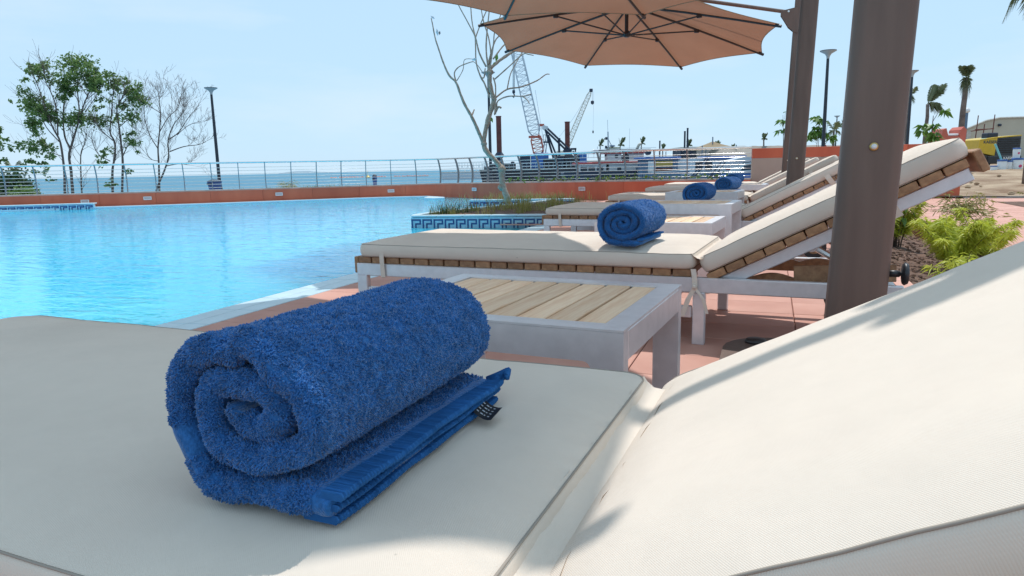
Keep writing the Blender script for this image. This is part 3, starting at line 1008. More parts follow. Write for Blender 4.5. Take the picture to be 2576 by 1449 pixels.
def cushion_mesh(lx, ly, h, crown, nx=46, ny=22, r=.035, seed=0, sag=0.0):
    us = [-1 + 2 * (math.sin(math.pi * (i / nx - .5)) * .5 + .5) if False else -1 + 2 * i / nx for i in range(nx + 1)]
    us = [math.copysign(1 - (1 - abs(u)) ** 1.35, u) for u in us]
    vs_ = [math.copysign(1 - (1 - abs(-1 + 2 * j / ny)) ** 1.3, -1 + 2 * j / ny) for j in range(ny + 1)]
    V, F = [], []
    idx = {}
    for j, v in enumerate(vs_):
        for i, u in enumerate(us):
            x, y = rrect_map(u * lx / 2, v * ly / 2, lx, ly, r)
            ex, ey = 1 - abs(u), 1 - abs(v)
            e = min(1, ex * lx / 2 / .085) if ex * lx / 2 < .085 else 1
            g = min(1, ey * ly / 2 / .11) if ey * ly / 2 < .11 else 1
            z = h + crown * (1 - (1 - e) ** 2) * (1 - (1 - g) ** 2)
            z += .0028 * noise.noise(Vector((x * 5 + seed, y * 6, seed))) * min(e, g) - sag * math.sin(math.pi * (u + 1) / 2) * .3
            z += .0014 * noise.noise(Vector((x * 22 + seed, y * 9, seed + 4))) * e * g
            dj = (1 - u) * lx / 2                     # puckers along the joint seam
            z += .0034 * noise.noise(Vector((y * 48, seed * 3, 1))) * math.exp(-dj / .035) * g * (1 if dj > .004 else 0)
            dk_ = (1 - abs(v)) * ly / 2               # slack folds along the long seams
            z += .0022 * noise.noise(Vector((x * 16, seed * 5, 8 + (v > 0)))) * math.exp(-dk_ / .05)
            z += .0030 * noise.noise(Vector((x * 3.2 + y * 2, y * 3, seed + 11))) * min(e, g)
            idx[i, j] = len(V)
            V.append((x, y, z))
    for j in range(ny):
        for i in range(nx):
            F.append((idx[i, j], idx[i + 1, j], idx[i + 1, j + 1], idx[i, j + 1]))
    loop = [(i, 0) for i in range(nx)] + [(nx, j) for j in range(ny)] + [(i, ny) for i in range(nx, 0, -1)] + [(0, j) for j in range(ny, 0, -1)]
    ring = [idx[k] for k in loop]
    prev = ring
    seam = [V[k] for k in ring]
    n = len(ring)
    for fr, o_ in ((.9, .003), (.68, .007), (.38, .007), (.12, .003), (0, -.004)):
        cur = []
        for q in seam:
            s = Vector((q[0], q[1], 0))
            nx_ = Vector((q[0] / (lx / 2), q[1] / (ly / 2), 0))
            mx_ = max(abs(nx_.x), abs(nx_.y))
            nrm = Vector((math.copysign(abs(nx_.x / mx_) ** 14, nx_.x), math.copysign(abs(nx_.y / mx_) ** 14, nx_.y), 0)).normalized()
            cur.append(len(V))
            V.append((q[0] + nrm.x * o_, q[1] + nrm.y * o_, h * fr))
        for k in range(n):
            F.append((prev[k], cur[k], cur[(k + 1) % n], prev[(k + 1) % n]))
        prev = cur
    F.append(tuple(reversed(prev)))
    mb = MB()
    mb.v, mb.f = V, F
    return mb, seam

def loop_tube(seam, r, n=5, dz=0.0, out=0.0):
    P = [Vector((q[0] * (1 + out), q[1] * (1 + out), q[2] + dz)) for q in seam]
    P.append(P[0])
    return MB().tube(P, r, n, cap=False)

BACK = R(27.2)
HALF = .31
def back_M(x0=-.0, z0=.236):
    return Matrix.Translation((x0, 0, z0)) @ Matrix.Rotation(-BACK, 4, 'Y')

def make_lounger():
    t = thing('sun_lounger', 'lounger', 'sun lounger', (0, 0, 0))
    A, W, C_, P_ = M_['alu'], M_['teak_brown'], M_['cushion'], M_['piping']
    for s in (-1, 1):
        part('side_rail', MB().box((-.41, s * .316, .211), (2.05, .028, .052), b=.003), A, t)
        part('leg', MB().box((-1.41, s * .316, .0925), (.05, .028, .185), b=.003), A, t)
        part('leg', MB().box((.0, s * .316, .0925), (.042, .028, .185), b=.003), A, t)
        part('stretcher', MB().box((-.705, s * .316, .115), (1.36, .02, .042), b=.003), A, t)
        part('back_rail', MB().box((.425, s * .281, -.048), (.83, .028, .042), back_M(), b=.003), A, t)
        # prop arm from back rail down to the notched rack
        m4 = back_M()
        a = m4 @ Vector((.36, s * .241, -.06))
        bq = Vector((.55, s * .241, .225))
        part('prop_arm', MB().tube([a, bq], .0105, 8), M_['steel'], t, 'auto')
        part('pivot', MB().tube([a + Vector((0, -.02, 0)), a + Vector((0, .02, 0))], .019, 10), A, t, 'auto')
        prof = [(.02, .195)] + [(.02 + .56 * k / 28, .232 + .016 * abs(math.sin(k * math.pi / 7))) for k in range(29)] + [(.58, .195)]
        part('notched_rack', MB().prism(prof, s * .22 - .01, s * .22 + .01, 'y'), W, t)
        w = part('wheel', MB().tube([Vector((.47, s * .354 - .014, .075)), Vector((.47, s * .354 + .014, .075))], .075, 22), M_['black'], t, 'auto')
        part('hub_cap', MB().tube([Vector((.47, s * .354 - .018, .075)), Vector((.47, s * .354 + .018, .075))], .045, 16), W, w, 'auto')
        part('axle_bracket', MB().box((.47, s * .316, .14), (.04, .012, .14), b=.002), A, t)
    part('cross_rail', MB().box((-1.41, 0, .215), (.028, .604, .04), b=.003), A, t)
    part('cross_rail', MB().box((.575, 0, .211), (.04, .604, .045), b=.003), A, t)
    part('rear_board', MB().box((.46, -.264, .238), (.30, .018, .055), Matrix.Rotation(R(-3), 4, 'Y'), b=.002), W, t)
    part('end_board', MB().box((-1.442, 0, .228), (.02, .644, .07), b=.003), W, t)
    part('end_board', MB().box((.872, 0, -.022), (.022, .638, .068), back_M(), b=.003), W, t)
    sm = mesh_from('slat', MB().box((0, 0, 0), (.0635, .642, .026), b=.0022), W)
    for k in range(20):
        obj('slat', sm, t, loc=(-1.399 + k * .0704, 0, .2505))
    for k in range(12):
        q = back_M() @ Vector((.055 + k * .0685, 0, -.012))
        obj('slat', sm, t, loc=q, rot=(0, -BACK, 0))
    mb, seam = cushion_mesh(1.395, .660, .052, .017, 70, 96, seed=1.7)
    sc = part('seat_cushion', mb, C_, t, True, loc=(-.722, 0, .265))
    part('piping', loop_tube(seam, .0014), P_, sc, True)
    part('lower_piping', loop_tube([(q[0], q[1], .004) for q in seam], .0013), P_, sc, True)
    mb, seam = cushion_mesh(.83, .636, .058, .016, 48, 96, seed=4.1)
    q = back_M() @ Vector((.438, 0, .004))
    bc = part('back_cushion', mb, C_, t, True, loc=q, rot=(0, -BACK, 0))
    part('piping', MB().tube([Vector(q) for q in seam[2:-95]], .0014, 5), P_, bc, True)
    part('lower_piping', loop_tube([(p[0], p[1], .004) for p in seam], .0013), P_, bc, True)
    # cloth flap that joins the two cushions
    fl = MB()
    V, F = [], []
    prof = [(-.030, .318), (-.024, .309), (-.012, .302), (.002, .300), (.012, .303), (.016, .312)]
    for j in range(25):
        y = -.320 + .640 * j / 24
        for i, (x, z) in enumerate(prof):
            V.append((x + .002 * math.sin(j * 1.9 + i), y, z + .0025 * noise.noise(Vector((y * 14, i * .7, 2)))))
    k = len(prof)
    for j in range(24):
        for i in range(k - 1):
            F.append((j * k + i, j * k + i + 1, (j + 1) * k + i + 1, (j + 1) * k + i))
    part('joining_flap', fl.add(V, F), C_, t, True)
    # straps round the slats and tied ribbons at the joint
    for s in (-1, 1):
        P = [(-1.30, s * .336, .296), (-1.30, s * .337, .26), (-1.298, s * .3375, .22), (-1.296, s * .337, .182), (-1.296, s * .325, .178)]
        st = MB()
        for a, b in zip(P[:-1], P[1:]):
            st.add([(a[0] - .011, a[1], a[2]), (a[0] + .011, a[1], a[2]), (b[0] + .011, b[1], b[2]), (b[0] - .011, b[1], b[2])], [(0, 1, 2, 3)])
        part('tie_strap', st, C_, t)
        m4 = back_M()
        st = MB()
        P = [(.60, s * .3375, .03), (.605, s * .3435, .0), (.612, s * .3375, -.035), (.618, s * .3245, -.078)]
        for a, b in zip(P[:-1], P[1:]):
            st.add([(a[0] - .016, a[1], a[2]), (a[0] + .016, a[1], a[2]), (b[0] + .016, b[1], b[2]), (b[0] - .016, b[1], b[2])], [(0, 1, 2, 3)], m4)
        part('tie_strap', st, C_, t)
        for (ex, ez, w) in ((-.055, .10, .009), (.030, .115, .006)):
            P = [(-.02, s * .3375, .268), (-.014, s * .3415, .235), (-.012, s * .3435, .205), (ex * .6, s * .3455, .165), (ex, s * .3415, ez)]
            rb = MB()
            for i, (a, b) in enumerate(zip(P[:-1], P[1:])):
                rb.add([(a[0] - w, a[1], a[2]), (a[0] + w, a[1] + .002, a[2]), (b[0] + w * .9, b[1] + .002, b[2]), (b[0] - w * .9, b[1], b[2])], [(0, 1, 2, 3)])
            part('tie_ribbon', rb, C_, t)
        part('tie_knot', MB().lathe([(.002, -.009), (.009, -.004), (.008, .005), (.002, .01)], 7, Matrix.Translation((-.013, s * .3445, .208))), C_, t, True)
    return t

LG = 'sun loungers in a row beside the pool'
L_SPOTS = [(-.150, .650, -2.5, 'nearest sun lounger filling the foreground with the large rolled towel on it'),
           (-.200, 2.735, -3.7, 'sun lounger behind the nearest teak topped side table, towel near its hinge'),
           (-.175, 5.26, -3.5, 'sun lounger third in the row with shaded foot end beside the grass planter'),
           (-.175, 7.42, -3.5, 'sun lounger fourth in the row with its foot in front of the terracotta wall'),
           (-.200, 9.85, -3.5, 'sun lounger fifth in the row partly hidden behind two rolled towels'),
           (-.215, 11.75, -3.5, 'farthest sun lounger in the row just before the beige wall')]
proto = make_lounger()
for i, (x, y, a, lab) in enumerate(L_SPOTS):
    o = proto if i == 0 else copy_tree(proto)
    o.location = (x, y, 0)
    o.rotation_euler = (0, 0, R(a))
    tag(o, lab, 'sun lounger', LG)

for ch in proto.children:            # the cushion of the nearest backrest has slipped a little to the far side
    if ch.name.startswith('back_cushion'):
        ch.location = ch.location + Vector((0, .08, -.012))

# ------------------------------------------------------------------ side tables
def make_table(h):
    t = thing('side_table', 'table', 'side table')
    A = M_['alu']
    W, D, tp = .61, .52, .062
    def frame(poly_w, ap):
        r = .016
        lw_ = .062
        x0_, x1_ = -poly_w / 2, poly_w / 2
        P = [(x0_, 0), (x0_ + lw_, 0), (x0_ + lw_, h - ap - r)]
        P += [(x0_ + lw_ + r - r * math.cos(a), h - ap - r + r * math.sin(a)) for a in (.4, .8, 1.2)]
        P += [(x0_ + lw_ + r, h - ap), (x1_ - lw_ - r, h - ap)]
        P += [(x1_ - lw_ - r + r * math.sin(a), h - ap - r + r * math.cos(a)) for a in (.4, .8, 1.2)]
        P += [(x1_ - lw_, h - ap - r), (x1_ - lw_, 0), (x1_, 0), (x1_, h - .004), (x0_, h - .004)]
        return P
    for s in (-1, 1):
        part('leg_frame', MB().prism(frame(W, tp), s * (D / 2) - (.032 if s > 0 else 0), s * (D / 2) + (0 if s > 0 else .032), 'y'), A, t)
        part('apron', MB().box((s * (W / 2 - .0125), 0, h - .004 - .029), (.025, D - .066, .058), b=.002), A, t)
    e = .048
    for s in (-1, 1):      # mitred top frame
        part('top_edge', MB().prism([(-W / 2, s * D / 2), (W / 2, s * D / 2), (W / 2 - e, s * (D / 2 - e)), (-W / 2 + e, s * (D / 2 - e))], h - .0035, h + .001, 'z'), A, t)
        part('top_edge', MB().prism([(s * W / 2, -D / 2 + .0006), (s * (W / 2), D / 2 - .0006), (s * (W / 2 - e), D / 2 - e - .0006), (s * (W / 2 - e), -D / 2 + e + .0006)], h - .0035, h + .001, 'z'), A, t)
    n = 8
    pw = (W - 2 * e) / n
    sm = mesh_from('slat', MB().box((0, 0, 0), (pw - .007, D - 2 * e - .004, .016), b=.002), M_['teak'])
    for k in range(n):
        obj('slat', sm, t, loc=(-W / 2 + e + (k + .5) * pw, 0, h - .0095 + .0006 * math.sin(k * 2.3)))
    part('under_tray', MB().box((0, 0, h - .030), (W - .06, D - .07, .006)), M_['grille'], t)
    return t
TG = 'aluminium side tables between the loungers'
t1, t2 = make_table(.33), make_table(.385)
T_SPOTS = [(t1, True, -.522, 1.468, -4.3, 'side table with wood slats beside the big towel, nearest of the tables'),
           (t1, False, -.560, 3.84, -4, 'low side table standing in full sun behind the second rolled towel'),
           (t2, True, -.505, 4.56, -4, 'taller side table in shade right behind the sunlit low table'),
           (t2, False, -.555, 6.42, -4, 'side table behind the third rolled towel, before the fourth lounger'),
           (t2, False, -.36, 8.55, -4, 'side table seen edge on left of the fourth lounger backrest')]
for (src, first, x, y, a, lab) in T_SPOTS:
    o = src if first else copy_tree(src)
    o.location = (x, y, 0)
    o.rotation_euler = (0, 0, R(a))
    tag(o, lab, 'side table', TG)

# ------------------------------------------------------------------ rolled towels
def towel_curve(ns, r0=.074, pitch=.0295, turns=2.22, flap=.104, t=.025, ex_=1.2, ez_=.925):
    """centre line of the rolled cloth: flat flap, then the spiral"""
    P = []
    zf = t / 2 + .003
    na = int(ns * .16)
    for i in range(na):
        P.append((flap + (0 - flap) * i / na, zf))
    cz_ = zf + r0
    nb = ns - na
    for i in range(nb + 1):
        th = 2 * math.pi * turns * (i / nb)
        r = r0 - pitch * th / (2 * math.pi)
        a = -math.pi / 2 - th
        P.append(((.012 + .011 * (ex_ - 1.05) / .15) * min(1, th) + r * math.cos(a) * ex_, zf + r0 * ez_ + r * math.sin(a) * ez_))
    return P

def towel_mesh(ns, nl, Lw, seed, lump=.0045, t=.025, flap=.104, r0=.074, pitch=.0295, turns=2.22, fold_=.021):
    C = np.array(towel_curve(ns, t=t, flap=flap, r0=r0, pitch=pitch, turns=turns))
    T = np.gradient(C, axis=0)
    T /= np.linalg.norm(T, axis=1, keepdims=True)
    N = np.stack([T[:, 1], -T[:, 0]], 1)          # outward of the roll
    n = len(C)
    arc = np.concatenate([[0], np.cumsum(np.linalg.norm(np.diff(C, axis=0), axis=1))])
    # cross profile (offset along N, position along the roll) : rounded strip
    prof = []
    ends = 6
    for k in range(ends + 1):
        a = math.pi / 2 + math.pi * k / ends
        prof.append((t / 2 * math.sin(a), t / 2 + t / 2 * math.cos(a) * 1.0, 0))     # near rim, from outer to inner
    for k in range(1, nl):
        prof.append((-t / 2, t / 2 + (Lw - t) * k / nl, 1))
    for k in range(ends + 1):
        a = -math.pi / 2 + math.pi * k / ends
        prof.append((t / 2 * math.sin(a), Lw - t / 2 + t / 2 * math.cos(a), 2))
    for k in range(nl - 1, 0, -1):
        prof.append((t / 2, t / 2 + (Lw - t) * k / nl, 3))
    m = len(prof)
    V = np.zeros((n, m, 3))
    tagf = np.zeros((n, m), int)
    for i in range(n):
        s = arc[i]
        inn = max(0, (s - .55) / .5)
        for j, (o_, y, kf) in enumerate(prof):
            edge = (noise.noise(Vector((s * 11, seed, 0))) * .009 + noise.noise(Vector((s * 37, seed, 5))) * .004)
            yy = y + edge * (1 - y / Lw) * 1.0 + noise.noise(Vector((s * 11, seed, 9))) * .006 * (y / Lw)
            if kf in (0,) or y < .03:
                yy += .012 * min(1, inn) * (1 - y / .03 if y < .03 else 0)
            taper = 1 - .35 * max(0, 1 - min(i, n - 1 - i) / 3) if i < 3 else 1.0
            lum = noise.noise(Vector((s * 9, y * 9, seed + 2))) * lump + noise.noise(Vector((s * 30, y * 30, seed + 3))) * lump * .45
            # wavy inner folds at the open end
            fold = noise.noise(Vector((s * 21, seed + 8, y * 4))) * fold_ * math.exp(-y / .07) * (1 if s > .30 else .25)
            wv = noise.noise_vector(Vector((C[i][0] * 22, C[i][1] * 22, seed + 20 + y * 3))) * (.011 * fold_ / .021 * math.exp(-y / .11) * min(1, max(0, s - .16) / .12))
            q = C[i] + np.array([wv.x, wv.y]) + N[i] * (o_ * taper + lum * (1 if kf != 1 else .4) + fold)
            V[i, j] = (q[0], yy, q[1])
            tagf[i, j] = kf
    V[:, :, 2] = np.maximum(V[:, :, 2], .0012)
    F = []
    for i in range(n - 1):
        a = i * m
        for j in range(m):
            F.append((a + j, a + (j + 1) % m, a + m + (j + 1) % m, a + m + j))
    caps = [tuple(range(m)), tuple(range((n - 1) * m + m - 1, (n - 1) * m - 1, -1))]
    return V, np.array(F), caps, arc, tagf, m, N, C

def towel_tufts(V, F, arc, tagf, m, count, h, w, seed, hem=True):
    rg = np.random.default_rng(int(seed))
    P = V.reshape(-1, 3)
    a, b, c, d = P[F[:, 0]], P[F[:, 1]], P[F[:, 2]], P[F[:, 3]]
    nr = np.cross(c - a, d - b)
    ar = np.linalg.norm(nr, axis=1)
    nr = nr / (ar[:, None] + 1e-12)
    row = F[:, 0] // m
    kf = tagf.reshape(-1)[F[:, 0]]
    s = arc[row]
    per = arc[-1]
    wt = np.where(kf == 1, np.where((s > .10) & (s < .66), 1.0, 0), np.where(kf == 0, 1.5, np.where(kf == 2, .5, np.where(s < .13, 1.0, 0))))
    wt = np.where((s > .150) & (s < .182) & (a[:, 1] < .045), 0, wt)      # plain woven border
    if hem:
        wt = np.where(s < .016, 0, wt)
    pr = ar * wt
    pr /= pr.sum()
    ix = rg.choice(len(F), count, p=pr)
    u, v = rg.uniform(0, 1, (count, 1)), rg.uniform(0, 1, (count, 1))
    p = (a[ix] * (1 - u) + b[ix] * u) * (1 - v) + (d[ix] * (1 - u) + c[ix] * u) * v
    nn = nr[ix]
    # orient outwards: outer faces point along +N
    cell = np.floor(p / .0047).astype(np.int64)
    hsh = (cell[:, 0] * 73856093 ^ cell[:, 1] * 19349663 ^ cell[:, 2] * 83492791) % 4096
    tab = rg.normal(0, .75, (4096, 3))
    hgt_ = rg.uniform(.55, 1.35, 4096)
    jit = rg.normal(0, .28, (count, 3)) + tab[hsh]
    dr = nn + jit * .75 + np.array([[0, 0, -.15]])
    dr /= np.linalg.norm(dr, axis=1, keepdims=True)
    t1_ = np.cross(dr, rg.normal(0, 1, (count, 3)))
    t1_ /= np.linalg.norm(t1_, axis=1, keepdims=True) + 1e-9
    t2_ = np.cross(dr, t1_)
    hh = h * rg.uniform(.7, 1.2, (count, 1)) * hgt_[hsh][:, None]
    ww = w * rg.uniform(.8, 1.2, (count, 1))
    bend = t1_ * hh * .35
    vs_ = []
    for k in range(3):
        an = 2 * math.pi * k / 3
        e = t1_ * math.cos(an) + t2_ * math.sin(an)
        vs_.append(p - nn * .0008 + e * ww * .8)
    for k in range(3):
        an = 2 * math.pi * k / 3 + .5
        e = t1_ * math.cos(an) + t2_ * math.sin(an)
        vs_.append(p + dr * hh * .6 + e * ww + bend * .3)
    vs_.append(p + dr * hh + bend)
    VV = np.stack(vs_, 1).reshape(-1, 3)
    tri = np.array([[0, 1, 4], [0, 4, 3], [1, 2, 5], [1, 5, 4], [2, 0, 3], [2, 3, 5], [3, 4, 6], [4, 5, 6], [5, 3, 6]])
    FF = (np.arange(count)[:, None, None] * 7 + tri[None]).reshape(-1, 3)
    return VV, FF

def make_towel(label, ns, nl, Lw, seed, tufts, h, w, detail, flap=.104, r0=.074, t_=.025, pitch=.0295, turns=2.22, fold_=.021):
    t = thing('rolled_towel', label, 'towel', group='rolled blue towels on the loungers')
    V, F, caps, arc, tagf, m, N, C = towel_mesh(ns, nl, Lw, seed, t=t_, flap=flap, r0=r0, pitch=pitch, turns=turns, fold_=fold_)
    mb = MB()
    mb.v = [tuple(p) for p in V.reshape(-1, 3)]
    mb.f = [tuple(f) for f in F] + caps
    part('roll', mb, M_['towel'], t, True)
    # check which way faces look, then tufts
    P = V.reshape(-1, 3)
    k = [i for i in range(len(F)) if tagf.reshape(-1)[F[i, 0]] == 3 and .2 < arc[F[i, 0] // m] < .3][0]
    q = F[k]
    nr = np.cross(P[q[2]] - P[q[0]], P[q[3]] - P[q[1]])
    i0 = q[0] // m
    out = np.array([N[i0][0], 0, N[i0][1]])
    Fo = F if nr @ out > 0 else F[:, ::-1].copy()
    tg = tagf
    VV, FF = towel_tufts(V, F if nr @ out > 0 else F[:, [0, 3, 2, 1]], arc, tg, m, tufts, h, w, seed)
    obj('terry_pile', mesh_np('terry_pile', VV, FF, M_['pile']), t, kind='stuff')
    # hem band along the free edge, folded layers under it
    n = 230
    def strip(x0_, x1_, z0_, z1_, wob, nm, mm):
        V_, F_ = [], []
        for i in range(n + 1):
            y = .006 + (Lw - .010) * i / n
            dx = noise.noise(Vector((y * 12, seed, z0_ * 90))) * wob
            dz = noise.noise(Vector((y * 14, seed + 3, z0_ * 90))) * wob * .5
            rb_ = .0011 * math.sin(2 * math.pi * y / .0062 + 2 * noise.noise(Vector((y * 40, seed, 1))))
            dz += rb_
            dx += rb_ * .7
            V_ += [(x0_ + dx, y, z0_ + dz), (x1_ + dx, y, z0_ + dz), (x1_ + dx + .001, y, (z0_ + z1_) / 2 + dz), (x1_ + dx - .001, y, z1_ + dz), (x0_ + dx, y, z1_ + dz)]
        for i in range(n):
            for k_ in range(5):
                F_.append((5 * i + k_, 5 * i + (k_ + 1) % 5, 5 * i + 5 + (k_ + 1) % 5, 5 * i + 5 + k_))
        F_ += [(0, 1, 2, 3, 4), tuple(5 * n + k_ for k_ in (4, 3, 2, 1, 0))]
        part(nm, MB().add(V_, F_), mm, t, 'auto')
    df = flap - .104
    strip(.095 + df, .1150 + df, .0225, .0285, .004, 'hem', M_['hem'])
    if detail:
        strip(.080, .1110, .0130, .0172, .006, 'folded_layer', M_['hem'])
        strip(.076, .1085, .0018, .0075, .007, 'folded_layer', M_['hem'])
        part('corner_loop', MB().tube([(.094, Lw - .004, .024), (.110, Lw + .002, .030), (.118, Lw + .004, .036), (.120, Lw - .004, .030)], [.006, .007, .006, .004], 7), M_['hem'], t, True)
        tg_ = MB()
        V_, F_ = [], []
        for i in range(7):
            u = i / 6
            for k_ in (0, 1):
                V_.append((.102 + .034 * u, Lw - .075 - .012 * u + k_ * .032, .016 - .010 * math.sin(u * 2.2) + .004 * k_))
        F_ = [(2 * i, 2 * i + 1, 2 * i + 3, 2 * i + 2) for i in range(6)]
        lt = part('care_tag', tg_.add(V_, F_), M_['black'], t, True)
        pr = MB()
        for r_ in range(4):
            for i in range(5):
                u0, u1 = .12 + .15 * i, .12 + .15 * i + .06 + .05 * ((i * 7 + r_ * 3) % 3) / 2
                z0_ = .016 - .010 * math.sin(u0 * 2.2) + .0014 + .001 * r_
                z1_ = .016 - .010 * math.sin(u1 * 2.2) + .0014 + .001 * r_
                y_ = Lw - .069 + r_ * .006
                pr.add([(.102 + .034 * u0, y_ - .012 * u0, z0_), (.102 + .034 * u1, y_ - .012 * u1, z1_), (.102 + .034 * u1, y_ - .012 * u1 + .0022, z1_), (.102 + .034 * u0, y_ - .012 * u0 + .0022, z0_)], [(0, 1, 2, 3)])
        part('tag_print', pr, M_['lattice'], lt)
    return t
big = make_towel('large royal blue rolled towel with care tag in the foreground, on the nearest lounger', 190, 34, .335, 3.0, 140000, .0031, .00082, True)
big.location = (-.428, .430, .337)
big.rotation_euler = (0, 0, R(-2.2))
small = make_towel('rolled blue towel on the second lounger, sunlit beside the hinge', 120, 20, .33, 8.0, 22000, .0038, .0012, False, .086, .076, .0205, .0222, 3.3, .006)
TW = [(-.518, 2.43, -5, 'rolled blue towel on the second lounger with flat flap to its right'),
      (-.525, 5.02, -6, 'rolled blue towel behind the shaded taller table, third from camera'),
      (-.475, 7.22, -14, 'rolled blue towel on the fourth lounger with a dark open end'),
      (-.520, 9.68, -10, 'farthest rolled blue towel peeking over the fourth towel')]
for i, (x, y, a, lab) in enumerate(TW):
    o = small if i == 0 else copy_tree(small)
    o.location = (x, y, .3365)
    o.rotation_euler = (0, 0, R(a))
    tag(o, lab, 'towel', 'rolled blue towels on the loungers')

# ------------------------------------------------------------------ cantilever parasols
def make_parasol(label, loc, hub, R_, phi, tilt, zr, tilt_x=0.0):
    """loc: pole foot; hub: canopy centre relative to the foot; zr: rim height"""
    t = thing('cantilever_parasol', label, 'parasol', loc, group='cantilever parasols along the lounger row')
    lean = Matrix.Rotation(R(1.9), 4, 'Y')
    PW, PD = .139, .105
    # pole: rounded rectangle section
    sec = []
    r = .03
    for cx, cy, a0 in ((PW / 2 - r, PD / 2 - r, 0), (-PW / 2 + r, PD / 2 - r, 90), (-PW / 2 + r, -PD / 2 + r, 180), (PW / 2 - r, -PD / 2 + r, 270)):
        for k in range(6):
            a = R(a0 + k * 18)
            sec.append((cx + r * math.cos(a), cy + r * math.sin(a)))
    part('pole', MB().prism(sec, .02, 3.05, 'z', lean), M_['pole'], t, 'auto')
    part('pole_cap', MB().prism([(x * 1.04, y * 1.04) for x, y in sec], 3.051, 3.08, 'z', lean), M_['black'], t)
    bp = []
    for cx, cy, a0 in ((.56, .32, 0), (-.18, .32, 90), (-.18, -.32, 180), (.56, -.32, 270)):
        for k in range(6):
            a = R(a0 + k * 18)
            bp.append((cx + .16 * math.cos(a), cy + .16 * math.sin(a)))
    part('base_plate', MB().prism(bp, .001, .028, 'z'), M_['pole'], t)
    for sx, sy in ((-.24, .40), (.62, .40), (-.24, -.40), (.62, -.40)):
        part('plate_bolt', MB().lathe([(.034, 0), (.036, .006), (.030, .012), (.008, .014)], 16, Matrix.Translation((sx, sy, .0285))), M_['dark_metal'], t, True)
    q = lean @ Vector((0, -PD / 2, .655))
    bt = part('button', MB().lathe([(.0105, 0), (.0105, .003), (.008, .005), (.001, .0052)], 16, Matrix.Translation(q) @ Matrix.Rotation(R(90), 4, 'X')), mat('brass_' + str(len(bpy.data.materials)), (.55, .38, .15), rough=.35, metal=.8), t, True)
    part('button_cap', MB().lathe([(.0065, 0), (.0065, .003), (.001, .004)], 12, Matrix.Translation(q + Vector((0, -.0053, 0))) @ Matrix.Rotation(R(90), 4, 'X')), M_['white'], bt, True)
    # clamp knob low on the pole
    kq = lean @ Vector((PW / 2, 0, .335))
    part('clamp_knob', MB().lathe([(.009, -.004), (.009, .026), (.006, .028), (.006, .030), (.026, .033), (.030, .038), (.026, .045), (.004, .047)], 14, Matrix.Translation(kq) @ Matrix.Rotation(R(90), 4, 'Y')), M_['black'], t, True)
    # hinge plates and arm
    hz = zr + .22
    hx = lean @ Vector((0, 0, hz))
    hp = [(-.24, hz + .10), (-.06, hz + .13), (.03, hz + .13), (.03, hz - .23), (-.05, hz - .20), (-.14, hz - .12), (-.20, hz - .02), (-.245, hz + .05)]
    for s in (-1, 1):
        part('hinge_plate', MB().prism([(x + .087, z) for x, z in hp], s * .060 - .006, s * .060 + .006, 'y'), M_['pole'], t)
    apex = Vector((hub[0], hub[1], zr + .50))
    st = Vector((hx.x - .16, 0, hz + .09))
    part('arm', MB().tube([st, apex + Vector((0, 0, .16)) + (st - apex).normalized() * -.05], .026, 10), M_['pole'], t, 'auto')
    part('pivot_bolt', MB().tube([st + Vector((.02, -.075, -.005)), st + Vector((.02, .075, -.005))], .014, 10), M_['steel'], t, 'auto')
    part('hanger', MB().tube([apex + Vector((0, 0, .17)), apex + Vector((0, 0, -.40))], .026, 10), M_['dark_metal'], t, 'auto')
    T4 = Matrix.Translation(Vector((hub[0], hub[1], zr))) @ Matrix.Rotation(tilt, 4, 'Y') @ Matrix.Rotation(tilt_x, 4, 'X')
    def tip(k, f=1.0):
        a = phi + math.pi / 8 + k * math.pi / 4
        return Vector((R_ * f * math.cos(a), R_ * f * math.sin(a), .48 * (1 - f) + .015 * math.sin(math.pi * f)))
    part('hub', MB().lathe([(.03, .02), (.055, .035), (.06, .06), (.035, .10), (.03, .11)], 14, T4), M_['dark_metal'], t, True)
    V, F = [], []
    ang_n, rad_n = 10, 7
    for k in range(8):
        for i in range(ang_n):
            u = i / ang_n
            for j in range(rad_n + 1):
                f = j / rad_n
                p = tip(k, f).lerp(tip(k + 1, f), u)
                sag = math.sin(math.pi * u)
                d2 = Vector((p.x, p.y, 0))
                p = p - d2 * (.045 * sag * f * f) - Vector((0, 0, -.012 * sag * f))
                V.append(T4 @ p)
    n = 8 * ang_n
    m = rad_n + 1
    for a in range(n):
        for j in range(rad_n):
            F.append((a * m + j, a * m + j + 1, ((a + 1) % n) * m + j + 1, ((a + 1) % n) * m + j))
    cn = part('canopy', MB().add(V, F), M_['canopy'], t, 'auto')
    hemp = [Vector(V[a * m + rad_n]) for a in range(n)] + [Vector(V[rad_n])]
    part('edge_hem', MB().tube(hemp, .005, 5, cap=False), M_['cloth_sail'], cn, True)
    for k in range(8):
        off_ = Vector((0, 0, -.030))
        P = [T4 @ (tip(k, f) + off_) for f in (.03, .4, .75, 1.0)]
        part('rib', MB().tube(P, [.015, .015, .014, .013], 6), M_['dark_metal'], t)
        e = T4 @ (tip(k, 1.0) + Vector((0, 0, -.022)))
        d_ = (P[-1] - P[-2]).normalized()
        part('rib_end', MB().tube([e - d_ * .05, e + d_ * .03], .02, 6), M_['black'], t)
        md = T4 @ (tip(k, .50) + Vector((0, 0, -.05)))
        part('strut', MB().tube([T4 @ Vector((.03 * math.cos(phi + math.pi / 8 + k * math.pi / 4), .03 * math.sin(phi + math.pi / 8 + k * math.pi / 4), .05)), md], .0105, 6), M_['dark_metal'], t)
        part('slider', MB().box((0, 0, 0), (.07, .045, .05), Matrix.Translation(md) @ Matrix.Rotation(phi + math.pi / 8 + k * math.pi / 4, 4, 'Z'), b=.008), M_['dark_metal'], t)
    return t
